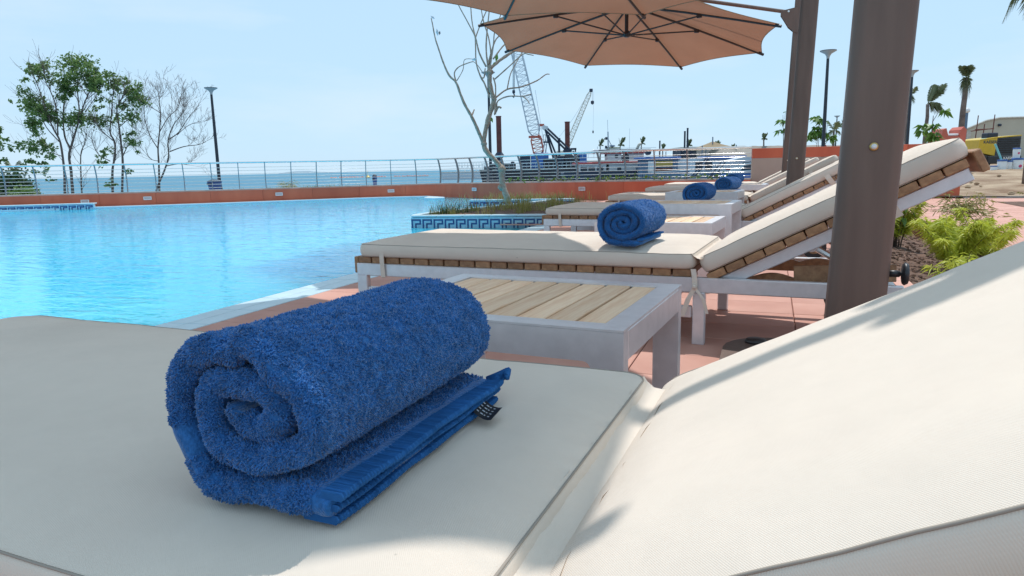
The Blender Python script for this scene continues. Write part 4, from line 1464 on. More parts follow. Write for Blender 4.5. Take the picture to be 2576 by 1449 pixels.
make_parasol('parasol whose thick bronze pole stands right behind the foreground lounger', (.209, 1.985, 0), (-1.962, .35), 1.76, R(-5), R(0), 2.50)
make_parasol('parasol whose beige canopy edge crosses the top of the picture, second pole', (.166, 6.50, 0), (-2.05, -.28), 2.1, R(10.5), R(3.0), 2.34)
make_parasol('parasol with the whole tan canopy and its ribs seen from below, third pole', (.172, 10.98, 0), (-2.20, -.78), 2.1, R(7.8), R(3.2), 2.41, R(-4.0))

# ------------------------------------------------------------------ things farther off: local frame x right, y away, z up
def px_loc(x, y, d, z0=None):
    p = at(x, y, d=d)
    if z0 is not None:
        p.z = z0
    return p

def lamp_post(x, ytop, d, label, bw):
    top = at(x, ytop, d=d)
    z0 = -.3
    h = top.z - z0
    t = thing('lamp_post', label, 'lamp post', (top.x, top.y, z0), group='street lamps with flat bowl heads')
    part('post', MB().tube([(0, 0, 0), (0, 0, h * .5), (0, 0, h - .28)], [.075, .065, .05], 10), M_['lamp'], t, 'auto')
    part('base_cover', MB().lathe([(.14, 0), (.14, .08), (.09, .5), (.08, .52)], 12), M_['lamp'], t, 'auto')
    part('bowl', MB().lathe([(.05, h - .30), (.06, h - .22), (.20 * bw, h - .13), (.47 * bw, h - .045), (.5 * bw, h - .03)], 20), M_['lamp_bowl'], t, 'auto')
    part('cover', MB().lathe([(.50 * bw, h - .029), (.49 * bw, h - .01), (.25 * bw, h), (.02, h + .005)], 20), M_['lamp'], t, 'auto')
lamp_post(530, 220, 30, 'lamp post standing alone left of centre against the sea', .56)
lamp_post(1228, 181, 30, 'lamp post hidden behind the trunk of the bare tree', .60)
lamp_post(2084, 126, 25, 'tall lamp post between the two parasol poles', .58)
lamp_post(2296, 177, 32, 'lamp post just right of the thick bronze pole', .52)
lamp_post(2106, 291, 66, 'small distant lamp post left of the thick bronze pole', .55)

# trees on the shore at left
def grow(mb, p, d, L_, r, depth, rg, tips, spread=.6, up=.25):
    n = 4
    P, rr = [p], [r]
    q, dd = p.copy(), d.copy()
    for k in range(n):
        dd = (dd + Vector((rg.uniform(-1, 1), rg.uniform(-1, 1), rg.uniform(-.6, .9))) * .22 + Vector((0, 0, up * .12))).normalized()
        q = q + dd * (L_ / n)
        P.append(q)
        rr.append(r * (1 - .6 * (k + 1) / n))
        if depth > 0 and k >= 1:
            for c in range(rg.choice((1, 1, 2))):
                ax = Vector((rg.uniform(-1, 1), rg.uniform(-1, 1), rg.uniform(-.4, .8))).normalized()
                nd = (dd + ax * spread * 1.3).normalized()
                grow(mb, q, nd, L_ * rg.uniform(.45, .7), rr[-1] * .65, depth - 1, rg, tips, spread, up)
    mb.tube(P, [max(a, .004) for a in rr], 4 if depth < 2 else 5, cap=False)
    tips.append((q, dd))

def shore_tree(label, limbs, blobs, d, seed, twig_n, leaf_n, name='tree', twl=1.0, leaf_size=.17):
    rg = random.Random(seed)
    fx, fy_ = .2431, .2431
    def T(x, y, dy=0):
        return at(x * fx, 125.8 + y * fy_, d=d + dy)
    x_, y_ = limbs[0][0][0]
    base_ = T(x_, y_)
    base_.z = -.5
    t = thing(name, label, 'tree', base_)
    px_ = d / 1730 * fx
    tk, tw, tips = MB(), MB(), []
    for li, (P, a, b) in enumerate(limbs):
        dy = rg.uniform(-1.0, 1.0) if li else 0
        Q = [T(x, y, dy * i / len(P)) - base_ for i, (x, y) in enumerate(P)]
        if P[0][1] > 1400:
            Q = [Q[0] + Vector((0, 0, -.5 - T(*P[0]).z))] + Q
        limb_tube(tk, Q, a * px_, b * px_, 6, .08, seed + li)
        Qc = catmull([tuple(q) for q in Q], 3)
        for k in range(int(twig_n * len(Q))):
            i = rg.randrange(int(len(Qc) * .3), len(Qc) - 1)
            p, nx_ = Vector(Qc[i]), Vector(Qc[i + 1])
            dd = ((nx_ - p).normalized() + Vector((rg.uniform(-1, 1), rg.uniform(-1, 1), rg.uniform(-.3, .8)))).normalized()
            grow(tw, p, dd, rg.uniform(.5, 1.1) * twl, b * px_ * .8, 2 if not blobs else 1, rg, tips)
    part('trunk', tk, M_['bark_far'], t, True)
    part('twigs', tw, M_['twig'], t, kind='stuff')
    if blobs:
        nr = np.random.default_rng(seed)
        pts, dirs = [], []
        tot = sum(r * r for _, _, r in blobs)
        for (x, y, r) in blobs:
            c = np.array(T(x, y, rg.uniform(-.7, .7)) - base_)
            k = int(.55 * leaf_n * r * r / tot)
            ncl = max(4, int(k / 13))
            cc = nr.normal(0, .60, (ncl, 3)) * r * px_ * np.array([1.0, 1.0, .62])
            ii = nr.integers(0, ncl, k)
            pp = c + cc[ii] + nr.normal(0, .12, (k, 3)) * r * px_
            pts.append(pp)
            dirs.append(nr.normal(0, 1, (k, 3)) * np.array([1, 1, .5]) + np.array([0, 0, -.15]))
        B_ = [(T(x, y) - base_, r * px_ * 1.25) for x, y, r in blobs]
        tp = [q for q, dd in tips if any((Vector((q.x, q.y, q.z)) - c_).length < r_ for c_, r_ in B_)]
        if tp:
            k = int(.45 * leaf_n)
            tpa = np.array([tuple(q) for q in tp])
            pts.append(tpa[nr.integers(0, len(tpa), k)] + nr.normal(0, .10, (k, 3)))
            dirs.append(nr.normal(0, 1, (k, 3)) * np.array([1, 1, .5]))
        leaf_cloud(np.concatenate(pts), np.concatenate(dirs), leaf_size, leaf_size * .33, M_['leaf'], 'crown', seed, t, kind='stuff')
    return t
shore_tree('tallest leafy tree behind the railing at far left, crown of thick clumps',
    [([(750, 1449), (735, 1250), (715, 1100), (740, 990), (790, 820), (825, 700), (870, 560), (920, 440), (960, 330)], 17, 4),
     ([(725, 1010), (670, 900), (655, 720), (660, 560), (680, 450), (700, 300)], 10, 3),
     ([(825, 700), (815, 560), (800, 400), (800, 250), (760, 130)], 8, 3),
     ([(670, 1449), (665, 1250), (625, 960), (560, 830), (520, 740), (470, 600), (420, 450), (340, 240)], 15, 3),
     ([(600, 880), (580, 600), (520, 420), (470, 320), (440, 150)], 7, 3),
     ([(625, 960), (480, 800), (400, 620), (260, 520)], 6, 2), ([(845, 1449), (835, 1100), (870, 980), (900, 860)], 10, 3), ([(480, 1000), (400, 900), (330, 800)], 4, 2),
     ([(640, 1100), (500, 1050), (330, 1000)], 5, 2), ([(880, 640), (980, 500), (1080, 320)], 4, 2)],
    [(430, 150, 90), (350, 200, 80), (480, 270, 70), (280, 300, 40), (740, 110, 110), (850, 150, 110), (950, 200, 80), (1060, 280, 70), (700, 270, 90), (640, 330, 60), (960, 320, 70), (960, 410, 60), (1050, 500, 60),
     (700, 400, 60), (740, 470, 50), (280, 490, 90), (360, 560, 90), (240, 580, 50), (450, 640, 90), (540, 700, 80), (640, 740, 70), (800, 720, 80), (340, 780, 80), (380, 860, 60), (300, 990, 80), (420, 970, 80), (500, 1000, 70),
     (540, 1080, 60), (300, 1150, 60), (420, 1180, 60), (820, 400, 40), (620, 500, 40), (540, 1340, 40), (350, 1250, 40), (470, 1260, 40)], 34, 11, 3.0, 8200, leaf_size=.15)
shore_tree('thinner leafy tree in the middle of the three shore trees',
    [([(1165, 1449), (1165, 1230), (1190, 1100), (1185, 950), (1140, 850), (1155, 650), (1165, 500), (1180, 420)], 15, 3),
     ([(1265, 1449), (1270, 1150), (1250, 950), (1230, 780), (1210, 620), (1250, 520), (1300, 430), (1330, 320)], 14, 3),
     ([(1190, 950), (1100, 880), (1040, 820), (980, 720)], 6, 2), ([(1230, 800), (1350, 700), (1400, 680)], 5, 2), ([(1270, 1100), (1330, 980), (1400, 930)], 6, 2),
     ([(1140, 1150), (1020, 1080), (960, 960), (950, 850)], 6, 2), ([(1250, 560), (1350, 500), (1470, 530)], 5, 2)],
    [(1170, 390, 70), (1310, 310, 40), (1400, 390, 50), (1260, 400, 50), (1420, 490, 80), (1480, 530, 40), (1010, 580, 50), (1300, 600, 60), (1380, 700, 60), (960, 720, 50), (1050, 720, 50), (1230, 730, 50), (1380, 870, 50),
     (1370, 960, 70), (1430, 1050, 30), (1090, 1050, 50), (1080, 1150, 70), (1330, 1250, 40), (1150, 1380, 50)], 35, 21, 3.4, 2900, leaf_size=.15)
shore_tree('bare twiggy leafless tree right of the leafy shore trees',
    [([(1650, 1449), (1645, 1200), (1635, 1020), (1650, 850), (1660, 650), (1650, 550), (1640, 430)], 13, 2),
     ([(1620, 1449), (1700, 1250), (1745, 1100), (1740, 930), (1800, 770), (1870, 680), (1920, 560)], 12, 2),
     ([(1740, 930), (1850, 850), (1950, 700), (2040, 600)], 6, 2), ([(1760, 1050), (1900, 1000), (2050, 980), (2130, 950)], 6, 2),
     ([(1635, 1020), (1560, 900), (1510, 760), (1490, 620), (1500, 560)], 5, 2), ([(1660, 650), (1580, 600), (1530, 550)], 4, 2),
     ([(1650, 850), (1740, 700), (1840, 600), (1870, 480)], 5, 2), ([(1720, 1200), (1850, 1180), (1950, 1190)], 5, 2), ([(1640, 1150), (1550, 1120), (1500, 1000)], 4, 2),
     ([(1830, 880), (1950, 780), (2070, 740)], 4, 2)], None, 36, 31, 1.9, 0, twl=1.0)

# palms
def palm(label, base_, h, tr_r, fr_n, fr_l, droop, seed, spread=1.0, group=None, wind=(0, 0), mat_t='palm_trunk', cols=('palm',), name='palm_tree', leaflets=22, lw=.016):
    rg = random.Random(seed)
    t = thing(name, label, 'palm tree', base_, group=group)
    P = [(rg.uniform(-.01, .01) * h * k / 6, 0, h * k / 6) for k in range(7)]
    part('trunk', MB().tube(P, [tr_r * (1.25 - .5 * k / 6) for k in range(7)], 8), M_[mat_t], t, True)
    top = Vector(P[-1])
    for k in range(fr_n):
        az = 2 * math.pi * k / fr_n + rg.uniform(-.3, .3)
        out = Vector((math.cos(az), math.sin(az), 0)) * spread + Vector((wind[0], wind[1], 0))
        pts = []
        L_ = fr_l * rg.uniform(.75, 1.1)
        rise, dr_ = (1.0, droop * .55) if k % 2 == 0 else (.45, droop * 1.25)
        for i in range(9):
            s = i / 8
            pts.append(top + out * L_ * s * (1 - .15 * s) + Vector((0, 0, L_ * (rise * s - dr_ * s * s * 1.3))))
        mb = MB().tube(pts, [lw * .9 * (1 - .8 * i / 8) + .002 for i in range(9)], 4, cap=False)
        V, F = [], []
        for i in range(leaflets):
            s = .12 + .86 * i / leaflets
            a = s * 8
            i0 = min(7, int(a))
            p = pts[i0].lerp(pts[i0 + 1], a - i0)
            tdir = (pts[i0 + 1] - pts[i0]).normalized()
            sd_ = tdir.cross(Vector((0, 0, 1)))
            sd_ = sd_.normalized() if sd_.length > .05 else Vector((math.sin(az), -math.cos(az), 0))
            ll = L_ * .30 * math.sin(math.pi * min(.97, s * .85 + .12)) * rg.uniform(.8, 1.15)
            for sg in (-1, 1):
                dv = (sd_ * sg * .7 + tdir * .75 + Vector((wind[0] * .4, wind[1] * .4, rg.uniform(-.55, -.1)))).normalized()
                b0 = p - tdir * lw
                b1 = p + tdir * lw
                e = p + dv * ll + Vector((0, 0, -ll * .25))
                o_ = len(V)
                V += [b0, b1, p + dv * ll * .55 + tdir * lw * 1.2, e]
                F += [(o_, o_ + 1, o_ + 2), (o_, o_ + 2, o_ + 3)]
        mb.add(V, F)
        part('frond', mb, M_[cols[k % len(cols)]], t)
    return t
HG = 'wind blown palms along the harbour quay'
for i, (x, yt, d, fl, nm) in enumerate([(1510, 366, 105, 1.7, 'left of the tugboat mast'), (1560, 366, 105, 2.0, 'right of the tugboat mast'), (1613, 362, 105, 1.7, 'standing alone above the red deckhouse'),
                               (1667, 376, 105, 1.6, 'beside the slim dark pile'), (1732, 366, 92, 1.5, 'at the foot of the twin dark piles'), (1803, 372, 84, 1.4, 'under the peak of the shade sail'),
                               (1842, 373, 90, .9, 'just right of the shade sail'), (1922, 350, 80, 1.2, 'above the sand heap')]):
    p = at(x, yt, d=d)
    palm('small windblown palm ' + nm, (p.x, p.y, -.2), p.z + .2, .10, 7, fl * .8, .30, 40 + i, .38, HG, (.22 * _r0.x, .22 * _r0.y), leaflets=14, lw=.05)
p = at(2430, 198, d=24)
palm('tall palm with a tied wilted tuft of fronds left of the yellow compressor', (p.x, p.y, -.1), p.z + .1, .10, 14, .85, .75, 61, .20, 'palms on the building site', (.0, 0), leaflets=40, lw=.006)
p = at(2334, 262, d=26)
palm('palm bending in the wind right of the thick bronze pole', (p.x, p.y, -.1), p.z + .1, .075, 12, 1.1, .50, 62, .22, 'palms on the building site', (.42 * _r0.x, .42 * _r0.y), leaflets=42, lw=.006)
p = at(2288, 245, d=34)
palm('palm half hidden behind the right hand lamp post', (p.x, p.y, -.1), p.z + .1, .09, 9, .9, .55, 63, .6, 'palms on the building site', leaflets=20, lw=.009)
p = at(2122, 318, d=60)
palm('little palm beside the small distant lamp post', (p.x, p.y, -.1), p.z + .1, .08, 8, .95, .35, 64, .45, 'palms on the building site', (.2 * _r0.x, .2 * _r0.y), leaflets=16, lw=.025)
p = at(2098, 330, d=45)
palm('low palm behind the young trees between the poles', (p.x, p.y, -.1), p.z + .1, .08, 8, 1.0, .5, 65, .6, 'palms on the building site', (.2 * _r0.x, .2 * _r0.y), leaflets=16, lw=.018)
p = at(2154, 322, d=40)
palm('palm tuft peeking from the left edge of the thick pole', (p.x, p.y, -.1), p.z + .1, .07, 7, .7, .5, 66, .35, 'palms on the building site', leaflets=14, lw=.012)
p = at(2640, -60, d=13)
palm('palm at the right edge of the picture with one frond hanging into the corner', (p.x, p.y, -.1), p.z + .1, .085, 11, 1.25, .62, 67, .60, 'palms on the building site', leaflets=34, lw=.007)

def broadleaf(label, x, ybase, ytop, d, wpx, seed, n=42, ln=24, name='young_tree', mt='leaf_fresh', stems=1, dark=.35):
    rg = random.Random(seed)
    nr = np.random.default_rng(seed)
    s = d / 1730
    p = at(x, ytop, d=d)
    z0 = -.1
    t = thing(name, label, 'tree', (p.x, p.y, z0))
    h = p.z - z0
    mb = MB()
    pts, dirs = [], []
    for k in range(stems):
        sx = rg.uniform(-.4, .4) * wpx * s * (stems > 1)
        a = Vector((_r0.x * sx, _r0.y * sx, 0))
        mb.tube([a, a + Vector((rg.uniform(-.05, .05), 0, h * .5)), a + Vector((rg.uniform(-.1, .1), 0, h * .92))], [.035 if stems == 1 else .02, .025 if stems == 1 else .015, .01], 6)
        for b in range(6):
            z = h * rg.uniform(.55, .95)
            az = rg.uniform(0, 6.28)
            o_ = Vector((math.cos(az), math.sin(az), .35)) * wpx * s * rg.uniform(.3, .55)
            e = a + Vector((0, 0, z)) + o_
            mb.tube([a + Vector((0, 0, z * .9)), a + Vector((0, 0, z)) + o_ * .5 + Vector((0, 0, .04)), e], [.012, .009, .005], 4)
            for q in range(n // 6):
                pts.append(e)
                az2 = rg.uniform(0, 6.28)
                dirs.append((math.cos(az2), math.sin(az2), rg.uniform(-.6, .5)))
    part('trunk', mb, M_['bark_far'], t, True)
    leaf_cloud(pts, dirs, ln * s, ln * s * .26, M_[mt], 'crown', seed, t, droop=.9, kind='stuff')
    return t
broadleaf('young broad leaved tree hiding behind the left parasol pole', 1974, 362, 276, 48, 20, 71, n=60, ln=15)
broadleaf('cluster of young stems with drooping leaves around the tall lamp post', 2070, 370, 290, 40, 34, 72, n=66, ln=15, stems=4)
broadleaf('broad leaved young tree in front of the bent palm', 2348, 350, 276, 22, 62, 73, n=90, ln=22)

# low greenery at the far left, behind the railing
def bush(label, x, y, d, w, h, seed, n, mt='leaf_dark', ln=.14, name='bush'):
    nr = np.random.default_rng(seed)
    p = at(x, y, d=d)
    t = thing(name, label, 'bush', (p.x, p.y, -.5))
    mb = MB()
    pts, dirs = [], []
    for k in range(9):
        az = nr.uniform(0, 6.28)
        e = Vector((math.cos(az) * w * .4, math.sin(az) * w * .4, h * nr.uniform(.5, .95)))
        mb.tube([(0, 0, 0), tuple(e * .5 + Vector((0, 0, h * .1))), tuple(e)], [.03, .02, .008], 5)
    part('stems', mb, M_['bark_far'], t, True)
    c = nr.normal(0, 1, (46, 3))
    c /= np.linalg.norm(c, axis=1, keepdims=True)
    c = c * np.array([w * .45, w * .45, h * .42]) * nr.uniform(.35, 1, (46, 1)) + np.array([0, 0, h * .55])
    ii = nr.integers(0, 46, n)
    P = c[ii] + nr.normal(0, .09, (n, 3)) * w
    P[:, 2] = np.maximum(P[:, 2], .05)
    leaf_cloud(P, nr.normal(0, 1, (n, 3)), ln, ln * .3, M_[mt], 'foliage', seed, t, kind='stuff')
    return t
bush('dense dark green bush at the left edge behind the railing', 20, 470, 26, 1.9, 1.35, 81, 3600)
bush('sunlit green bush sloping towards the first shore tree', 62, 492, 25, 1.3, .75, 82, 1800, 'leaf')
p = at(36, 424, d=27)
palm('short palm tuft rising from the bush at the left edge', (p.x, p.y, -.4), p.z + .3, .06, 8, .55, .4, 83, .9, leaflets=12, lw=.012)
p = at(-22, 330, d=34)
t = shore_tree('leafy tree mostly outside the left edge of the picture', [([(-110, 1449), (-100, 1100), (-60, 900), (-50, 760)], 12, 3)],
               [(-50, 880, 70), (-60, 1000, 80), (-30, 1140, 60), (-10, 960, 30)], 33, 84, .8, 900)

# shrubs in the planting bed
def bamboo(label, c, w, h, seed, n, mt, ln, wd, name='leafy_shrub', droop=.9, stems=14, wind=0.0):
    nr = np.random.default_rng(seed)
    t = thing(name, label, 'shrub', c)
    mb = MB()
    pts, dirs = [], []
    for k in range(stems):
        az = nr.uniform(0, 6.28)
        rr = nr.uniform(.2, 1) * w / 2
        hh = h * nr.uniform(.55, 1.0)
        P = [Vector((math.cos(az) * rr * .15, math.sin(az) * rr * .15, 0))]
        for i in range(1, 6):
            s = i / 5
            P.append(Vector((math.cos(az) * rr * (.15 + .85 * s ** 1.5) + wind * s * s, math.sin(az) * rr * (.15 + .85 * s ** 1.5), hh * (s - .18 * s * s * s))))
        mb.tube(P, [.004, .0035, .003, .0026, .002, .001], 4)
        per = n // stems
        for q in range(per):
            s = nr.uniform(.25, 1.0) ** .8 * 4.99
            i0 = int(s)
            p = P[i0].lerp(P[i0 + 1], s - i0)
            a2 = nr.uniform(0, 6.28)
            pts.append(tuple(p))
            dirs.append((math.cos(a2) + math.cos(az) * .5, math.sin(a2) + math.sin(az) * .5, nr.uniform(-.1, .75)))
    part('stems', mb, M_['bark_far'], t)
    leaf_cloud(pts, dirs, ln, wd, M_[mt], 'foliage', seed, t, droop=droop, kind='stuff')
    return t
SG = 'shrubs in the soil bed behind the loungers'
for (lab, c, w, h, sd_, n, mt, ln, wd) in [
    ('big lime green feathery shrub right of the thick pole', (1.08, 4.95, -.10), .58, .44, 91, 4200, 'leaf_lime', .066, .0046),
    ('lime green shrub at the right, bending over the pink path', (1.32, 5.35, -.12), .60, .50, 92, 3400, 'leaf_lime', .066, .0046),
    ('lime shrub half hidden behind the thick pole', (.98, 6.35, -.10), .42, .52, 93, 2400, 'leaf_lime', .07, .005),
    ('low lime shrub at the near end of the soil bed', (.98, 4.25, -.12), .44, .28, 94, 900, 'leaf_lime', .07, .005),
    ('lime shrub visible under the third backrest', (.80, 8.3, -.12), .5, .42, 95, 900, 'leaf_lime', .09, .008)]:
    o = bamboo(lab, c, w, h, sd_, n, mt, ln, wd)
    o['group'] = SG
# olive shrub on a crooked branch
c = Vector((1.13, 5.65, -.08))
t = thing('crooked_shrub', 'airy olive shrub on one crooked dark branch before the red kerb', 'shrub', c, group=SG)
mb = MB()
e1, e2, e3 = Vector((.13, .22, .20)), Vector((.20, .36, .34)), Vector((.36, .30, .19))
mb.tube([(0, 0, 0), (.05, .10, .10), e1, (.165, .30, .27), e2], [.011, .010, .008, .007, .005], 6)
mb.tube([e1, (.24, .25, .215), e3], [.006, .005, .003], 5)
nr = np.random.default_rng(5)
pts, dirs = [], []
for k in range(46):
    b0 = e2 if k % 3 else e3
    o_ = Vector(tuple(nr.normal(0, 1, 3)))
    o_ = Vector((o_.x * .13, o_.y * .12, o_.z * .075 + .0))
    mb.tube([b0 * .9 + Vector((0, 0, .01)), b0 + o_ * .5, b0 + o_], [.003, .002, .001], 4)
    for q in range(30):
        s = nr.uniform(.2, 1.1)
        pts.append(tuple(b0 + o_ * s + Vector(tuple(nr.normal(0, .018, 3)))))
        dirs.append((o_.x * 6 + nr.normal(0, .8), o_.y * 6 + nr.normal(0, .8), nr.normal(-.1, .6)))
part('branch', mb, M_['bark_far'], t, True)
leaf_cloud(pts, dirs, .055, .0045, M_['leaf_olive'], 'foliage', 5, t, kind='stuff')
# sapling with few big leaves, and its lower neighbour
for (lab, c, h, n, sd_) in (('thin sapling with a few large green leaves in front of the path', (.95, 6.3, -.12), .52, 16, 11), ('straight young stem with green leaves next to the thick pole', (.72, 5.45, -.12), .52, 14, 12)):
    nr = np.random.default_rng(sd_)
    t = thing('sapling', lab, 'plant', c, group=SG)
    bx = .16 if sd_ == 11 else .03
    P = [Vector((0, 0, 0)), Vector((bx * .2, 0, h * .45)), Vector((bx * .6, 0, h * .8)), Vector((bx * 1.5, 0, h))]
    part('stem', MB().tube(P, [.006, .005, .004, .002], 6), M_['bark_far'], t, True)
    lm = []
    for k in range(n):
        s = 1.0 + 1.95 * k / n
        i0 = int(s)
        p = P[i0].lerp(P[i0 + 1], s - i0)
        az = k * 2.4
        d1 = Vector((math.cos(az), math.sin(az), -.5)).normalized() * .075
        sd2 = d1.cross(Vector((0, 0, 1))).normalized() * .02
        m1, m2 = p + d1 * .35 + Vector((0, 0, .018)), p + d1 * .75 + Vector((0, 0, .004))
        part('leaf', MB().add([p, m1 - sd2, m1 + Vector((0, 0, -.004)), m1 + sd2, m2 - sd2 * .8, m2 + Vector((0, 0, -.004)), m2 + sd2 * .8, p + d1 * 1.1 + Vector((0, 0, -.03))],
                             [(0, 2, 1), (0, 3, 2), (1, 2, 5, 4), (2, 3, 6, 5), (4, 5, 7), (5, 6, 7)]), M_['leaf_fresh'], t)
o = bamboo('grey green weed clump in the side bed at the right edge', (3.45, 11.2, .005), .7, .30, 97, 700, 'leaf_olive', .05, .006)
o = bamboo('reddish dry weed clump at the right edge of the path', (3.9, 10.6, .005), .5, .30, 98, 500, 'leaf_olive', .05, .006)

# creepers on the wall top
nr = np.random.default_rng(77)
for k, (x, lab) in enumerate([(1290, 'first'), (1360, 'second'), (1420, 'third'), (1500, 'fourth'), (1555, 'fifth'), (1600, 'sixth'), (1650, 'seventh'), (1720, 'eighth'), (1800, 'ninth')]):
    best = min(fine, key=lambda p: abs((Vector((p.x, p.y, .3)) - CAM).dot(_r) / (Vector((p.x, p.y, .3)) - CAM).dot(_f) * FPX + 1288 - x))
    s_ = .5 + .5 * ((k * 37) % 10) / 10
    words = ['just right of the bare tree', 'below the left rusty pile', 'below the crane on the barge', 'left of the tugboat windows', 'under the tugboat windows', 'under the red deckhouse', 'left of the blue awning', 'under the blue awning', 'close to the end of the railing']
    tc_ = thing('creeper', 'low leafy creeper on the wall top ' + words[k], 'plant', (best.x, best.y + .1, wall_top(best.x) + .03), group='creepers planted on top of the wall')
    n = int(26 * s_) + 8
    P = nr.normal(0, 1, (n, 3)) * np.array([.22, .07, .025]) * s_ + np.array([0, 0, .035])
    P[:, 2] = np.maximum(P[:, 2], .01)
    mb = MB()
    for q in range(6):
        a = Vector(tuple(P[q]))
        mb.tube([(0, 0, 0), (a.x * .5, a.y * .5, .05), tuple(a)], .003, 4)
    part('stems', mb, M_['bark_far'], tc_)
    leaf_cloud(P, nr.normal(0, 1, (n, 3)) + np.array([0, 0, .6]), .07, .022, M_['leaf_fresh'], 'foliage', 100 + k, tc_, kind='stuff')
p = at(724, 466, d=17.4)
t = bamboo('dry yellow palm seedling behind the railing left of centre', (p.x, p.y, .15), .5, .38, 99, 120, 'grass', .22, .008, name='palm_seedling', stems=7)
# strip of dry grass on the wall left of the lone lamp post
blades(1500, (-10.6, 14.5, .28), (.8, .75), .07, .006, M_['grass'], 'wall_top_grass', seed=15, lean=1.2,
       poly=[(x - .02, y + .06) for x, y in WALL if -13 < x < -9] + [(x - .15, y + .24) for x, y in reversed(WALL) if -13 < x < -9])
# bins behind the railing
for (x, y, d, lab, h, w, z) in ((540, 463, 17.3, 'blue bin with a green plant at the foot of the lone lamp post', .20, .34, .26), (943, 457, 19.0, 'small blue litter bin behind the railing near the red floats', .24, .13, .25)):
    p = at(x, y, d=d)
    t = thing('litter_bin', lab, 'bin', (p.x, p.y, z))
    part('body', MB().lathe([(w * .42, 0), (w * .5, h * .9), (w * .53, h * .92), (w * .53, h)], 14), M_['blue'], t, 'auto')
    part('lid', MB().lathe([(w * .5, h + .001), (w * .5, h + .02), (w * .25, h + .05), (.01, h + .055)], 14), M_['navy'], t, 'auto')
    part('flap', MB().box((0, -w * .5, h * .72), (w * .5, .02, h * .2), b=.004), M_['navy'], t)

# ------------------------------------------------------------------ harbour
ROT = YAW
def hthing(name, label, cat, x, d, z, group=None):
    p = at(x, 425, d=d)
    return thing(name, label, cat, (p.x, p.y, z), ROT, group), d / 1730.0
def H(y, d, x=1400):
    """height above sea level z of pixel row y at depth d"""
    return at(x, y, d=d).z

def lattice(P0, P1, w0, w1, n, rc, rb):
    """four-chord lattice boom with diagonals"""
    P0, P1 = Vector(P0), Vector(P1)
    ax = (P1 - P0).normalized()
    s1 = ax.cross(Vector((0, 1, 0))).normalized()
    s2 = ax.cross(s1).normalized()
    mb = MB()
    rows = []
    for i in range(n + 1):
        t = i / n
        w = w0 + (w1 - w0) * t
        if i == 0 or i == n:
            w *= .55
        c = P0.lerp(P1, t)
        rows.append([c + s1 * w / 2 * a + s2 * w / 2 * b for a, b in ((-1, -1), (1, -1), (1, 1), (-1, 1))])
    for k in range(4):
        mb.tube([r[k] for r in rows], rc, 4)
    for i in range(n):
        for k in range(4):
            a, b = k, (k + 1) % 4
            if i % 2:
                a, b = b, a
            mb.tube([rows[i][a], rows[i + 1][b]], rb, 4, cap=False)
            mb.tube([rows[i][k], rows[i][(k + 1) % 4]], rb, 4, cap=False)
    return mb

# crawler crane on the barge (long pale boom with red foot)
d = 120
t, s = hthing('crane', 'large crane with tall pale lattice boom and red foot on the barge', 'crane', 1352, d, -1.5)
def L_(x, y, dd=0):   # local point of a crane root for pixel x, y
    p = at(x, y, d=d)
    q = p - t.location
    c_, s_ = math.cos(-ROT), math.sin(-ROT)
    return Vector((q.x * c_ - q.y * s_, dd, q.z))
part('boom', lattice(L_(1346, 340), L_(1272, 28), 29 * s, 22 * s, 26, .10, .045), M_['lattice'], t)
part('boom_foot', lattice(L_(1356, 392), L_(1346.5, 342), 24 * s, 27 * s, 5, .12, .055), M_['lattice_red'], t)
part('boom_joint', MB().box(L_(1345, 345), (31 * s, 1.2, .35)), M_['lattice_red'], t)
part('stay_spreader', MB().box(L_(1361, 316), (14 * s, .5, .4)), M_['lattice_red'], t)
part('backstay', MB().tube([L_(1358, 352), L_(1340, 250), L_(1300, 80)], .03, 4).tube([L_(1372, 385), L_(1360, 316), L_(1345, 230)], .04, 4).tube([L_(1366, 385), L_(1352, 316)], .04, 4), M_['lattice'], t)
part('gantry', MB().tube([L_(1362, 388), L_(1372, 352), L_(1360, 352)], .10, 5).tube([L_(1372, 388), L_(1376, 352)], .10, 5).tube([L_(1362, 366), L_(1376, 364)], .08, 5), M_['lattice'], t)
part('cab', MB().box(L_(1362, 395), (34 * s, 2.4, 20 * s), b=.1), M_['blue'], t)
part('cab_window', MB().box(L_(1350, 392, -1.24), (8 * s, .1, 9 * s)), M_['glass'], t)
part('track', MB().box(L_(1360, 410), (44 * s, 3.4, 12 * s), b=.3), M_['navy'], t)
hk = part('hoist_rope', MB().tube([L_(1292, 100, -.3), L_(1292, 232, -.3)], .20, 6), M_['pale'], t)
part('hook_block', MB().box(L_(1292, 235, -.3), (7 * s, .5, 8 * s), b=.1).tube([L_(1292, 239, -.3), L_(1294, 244, -.3), L_(1292, 249, -.3), L_(1289.5, 246, -.3)], .12, 5), M_['navy'], hk)

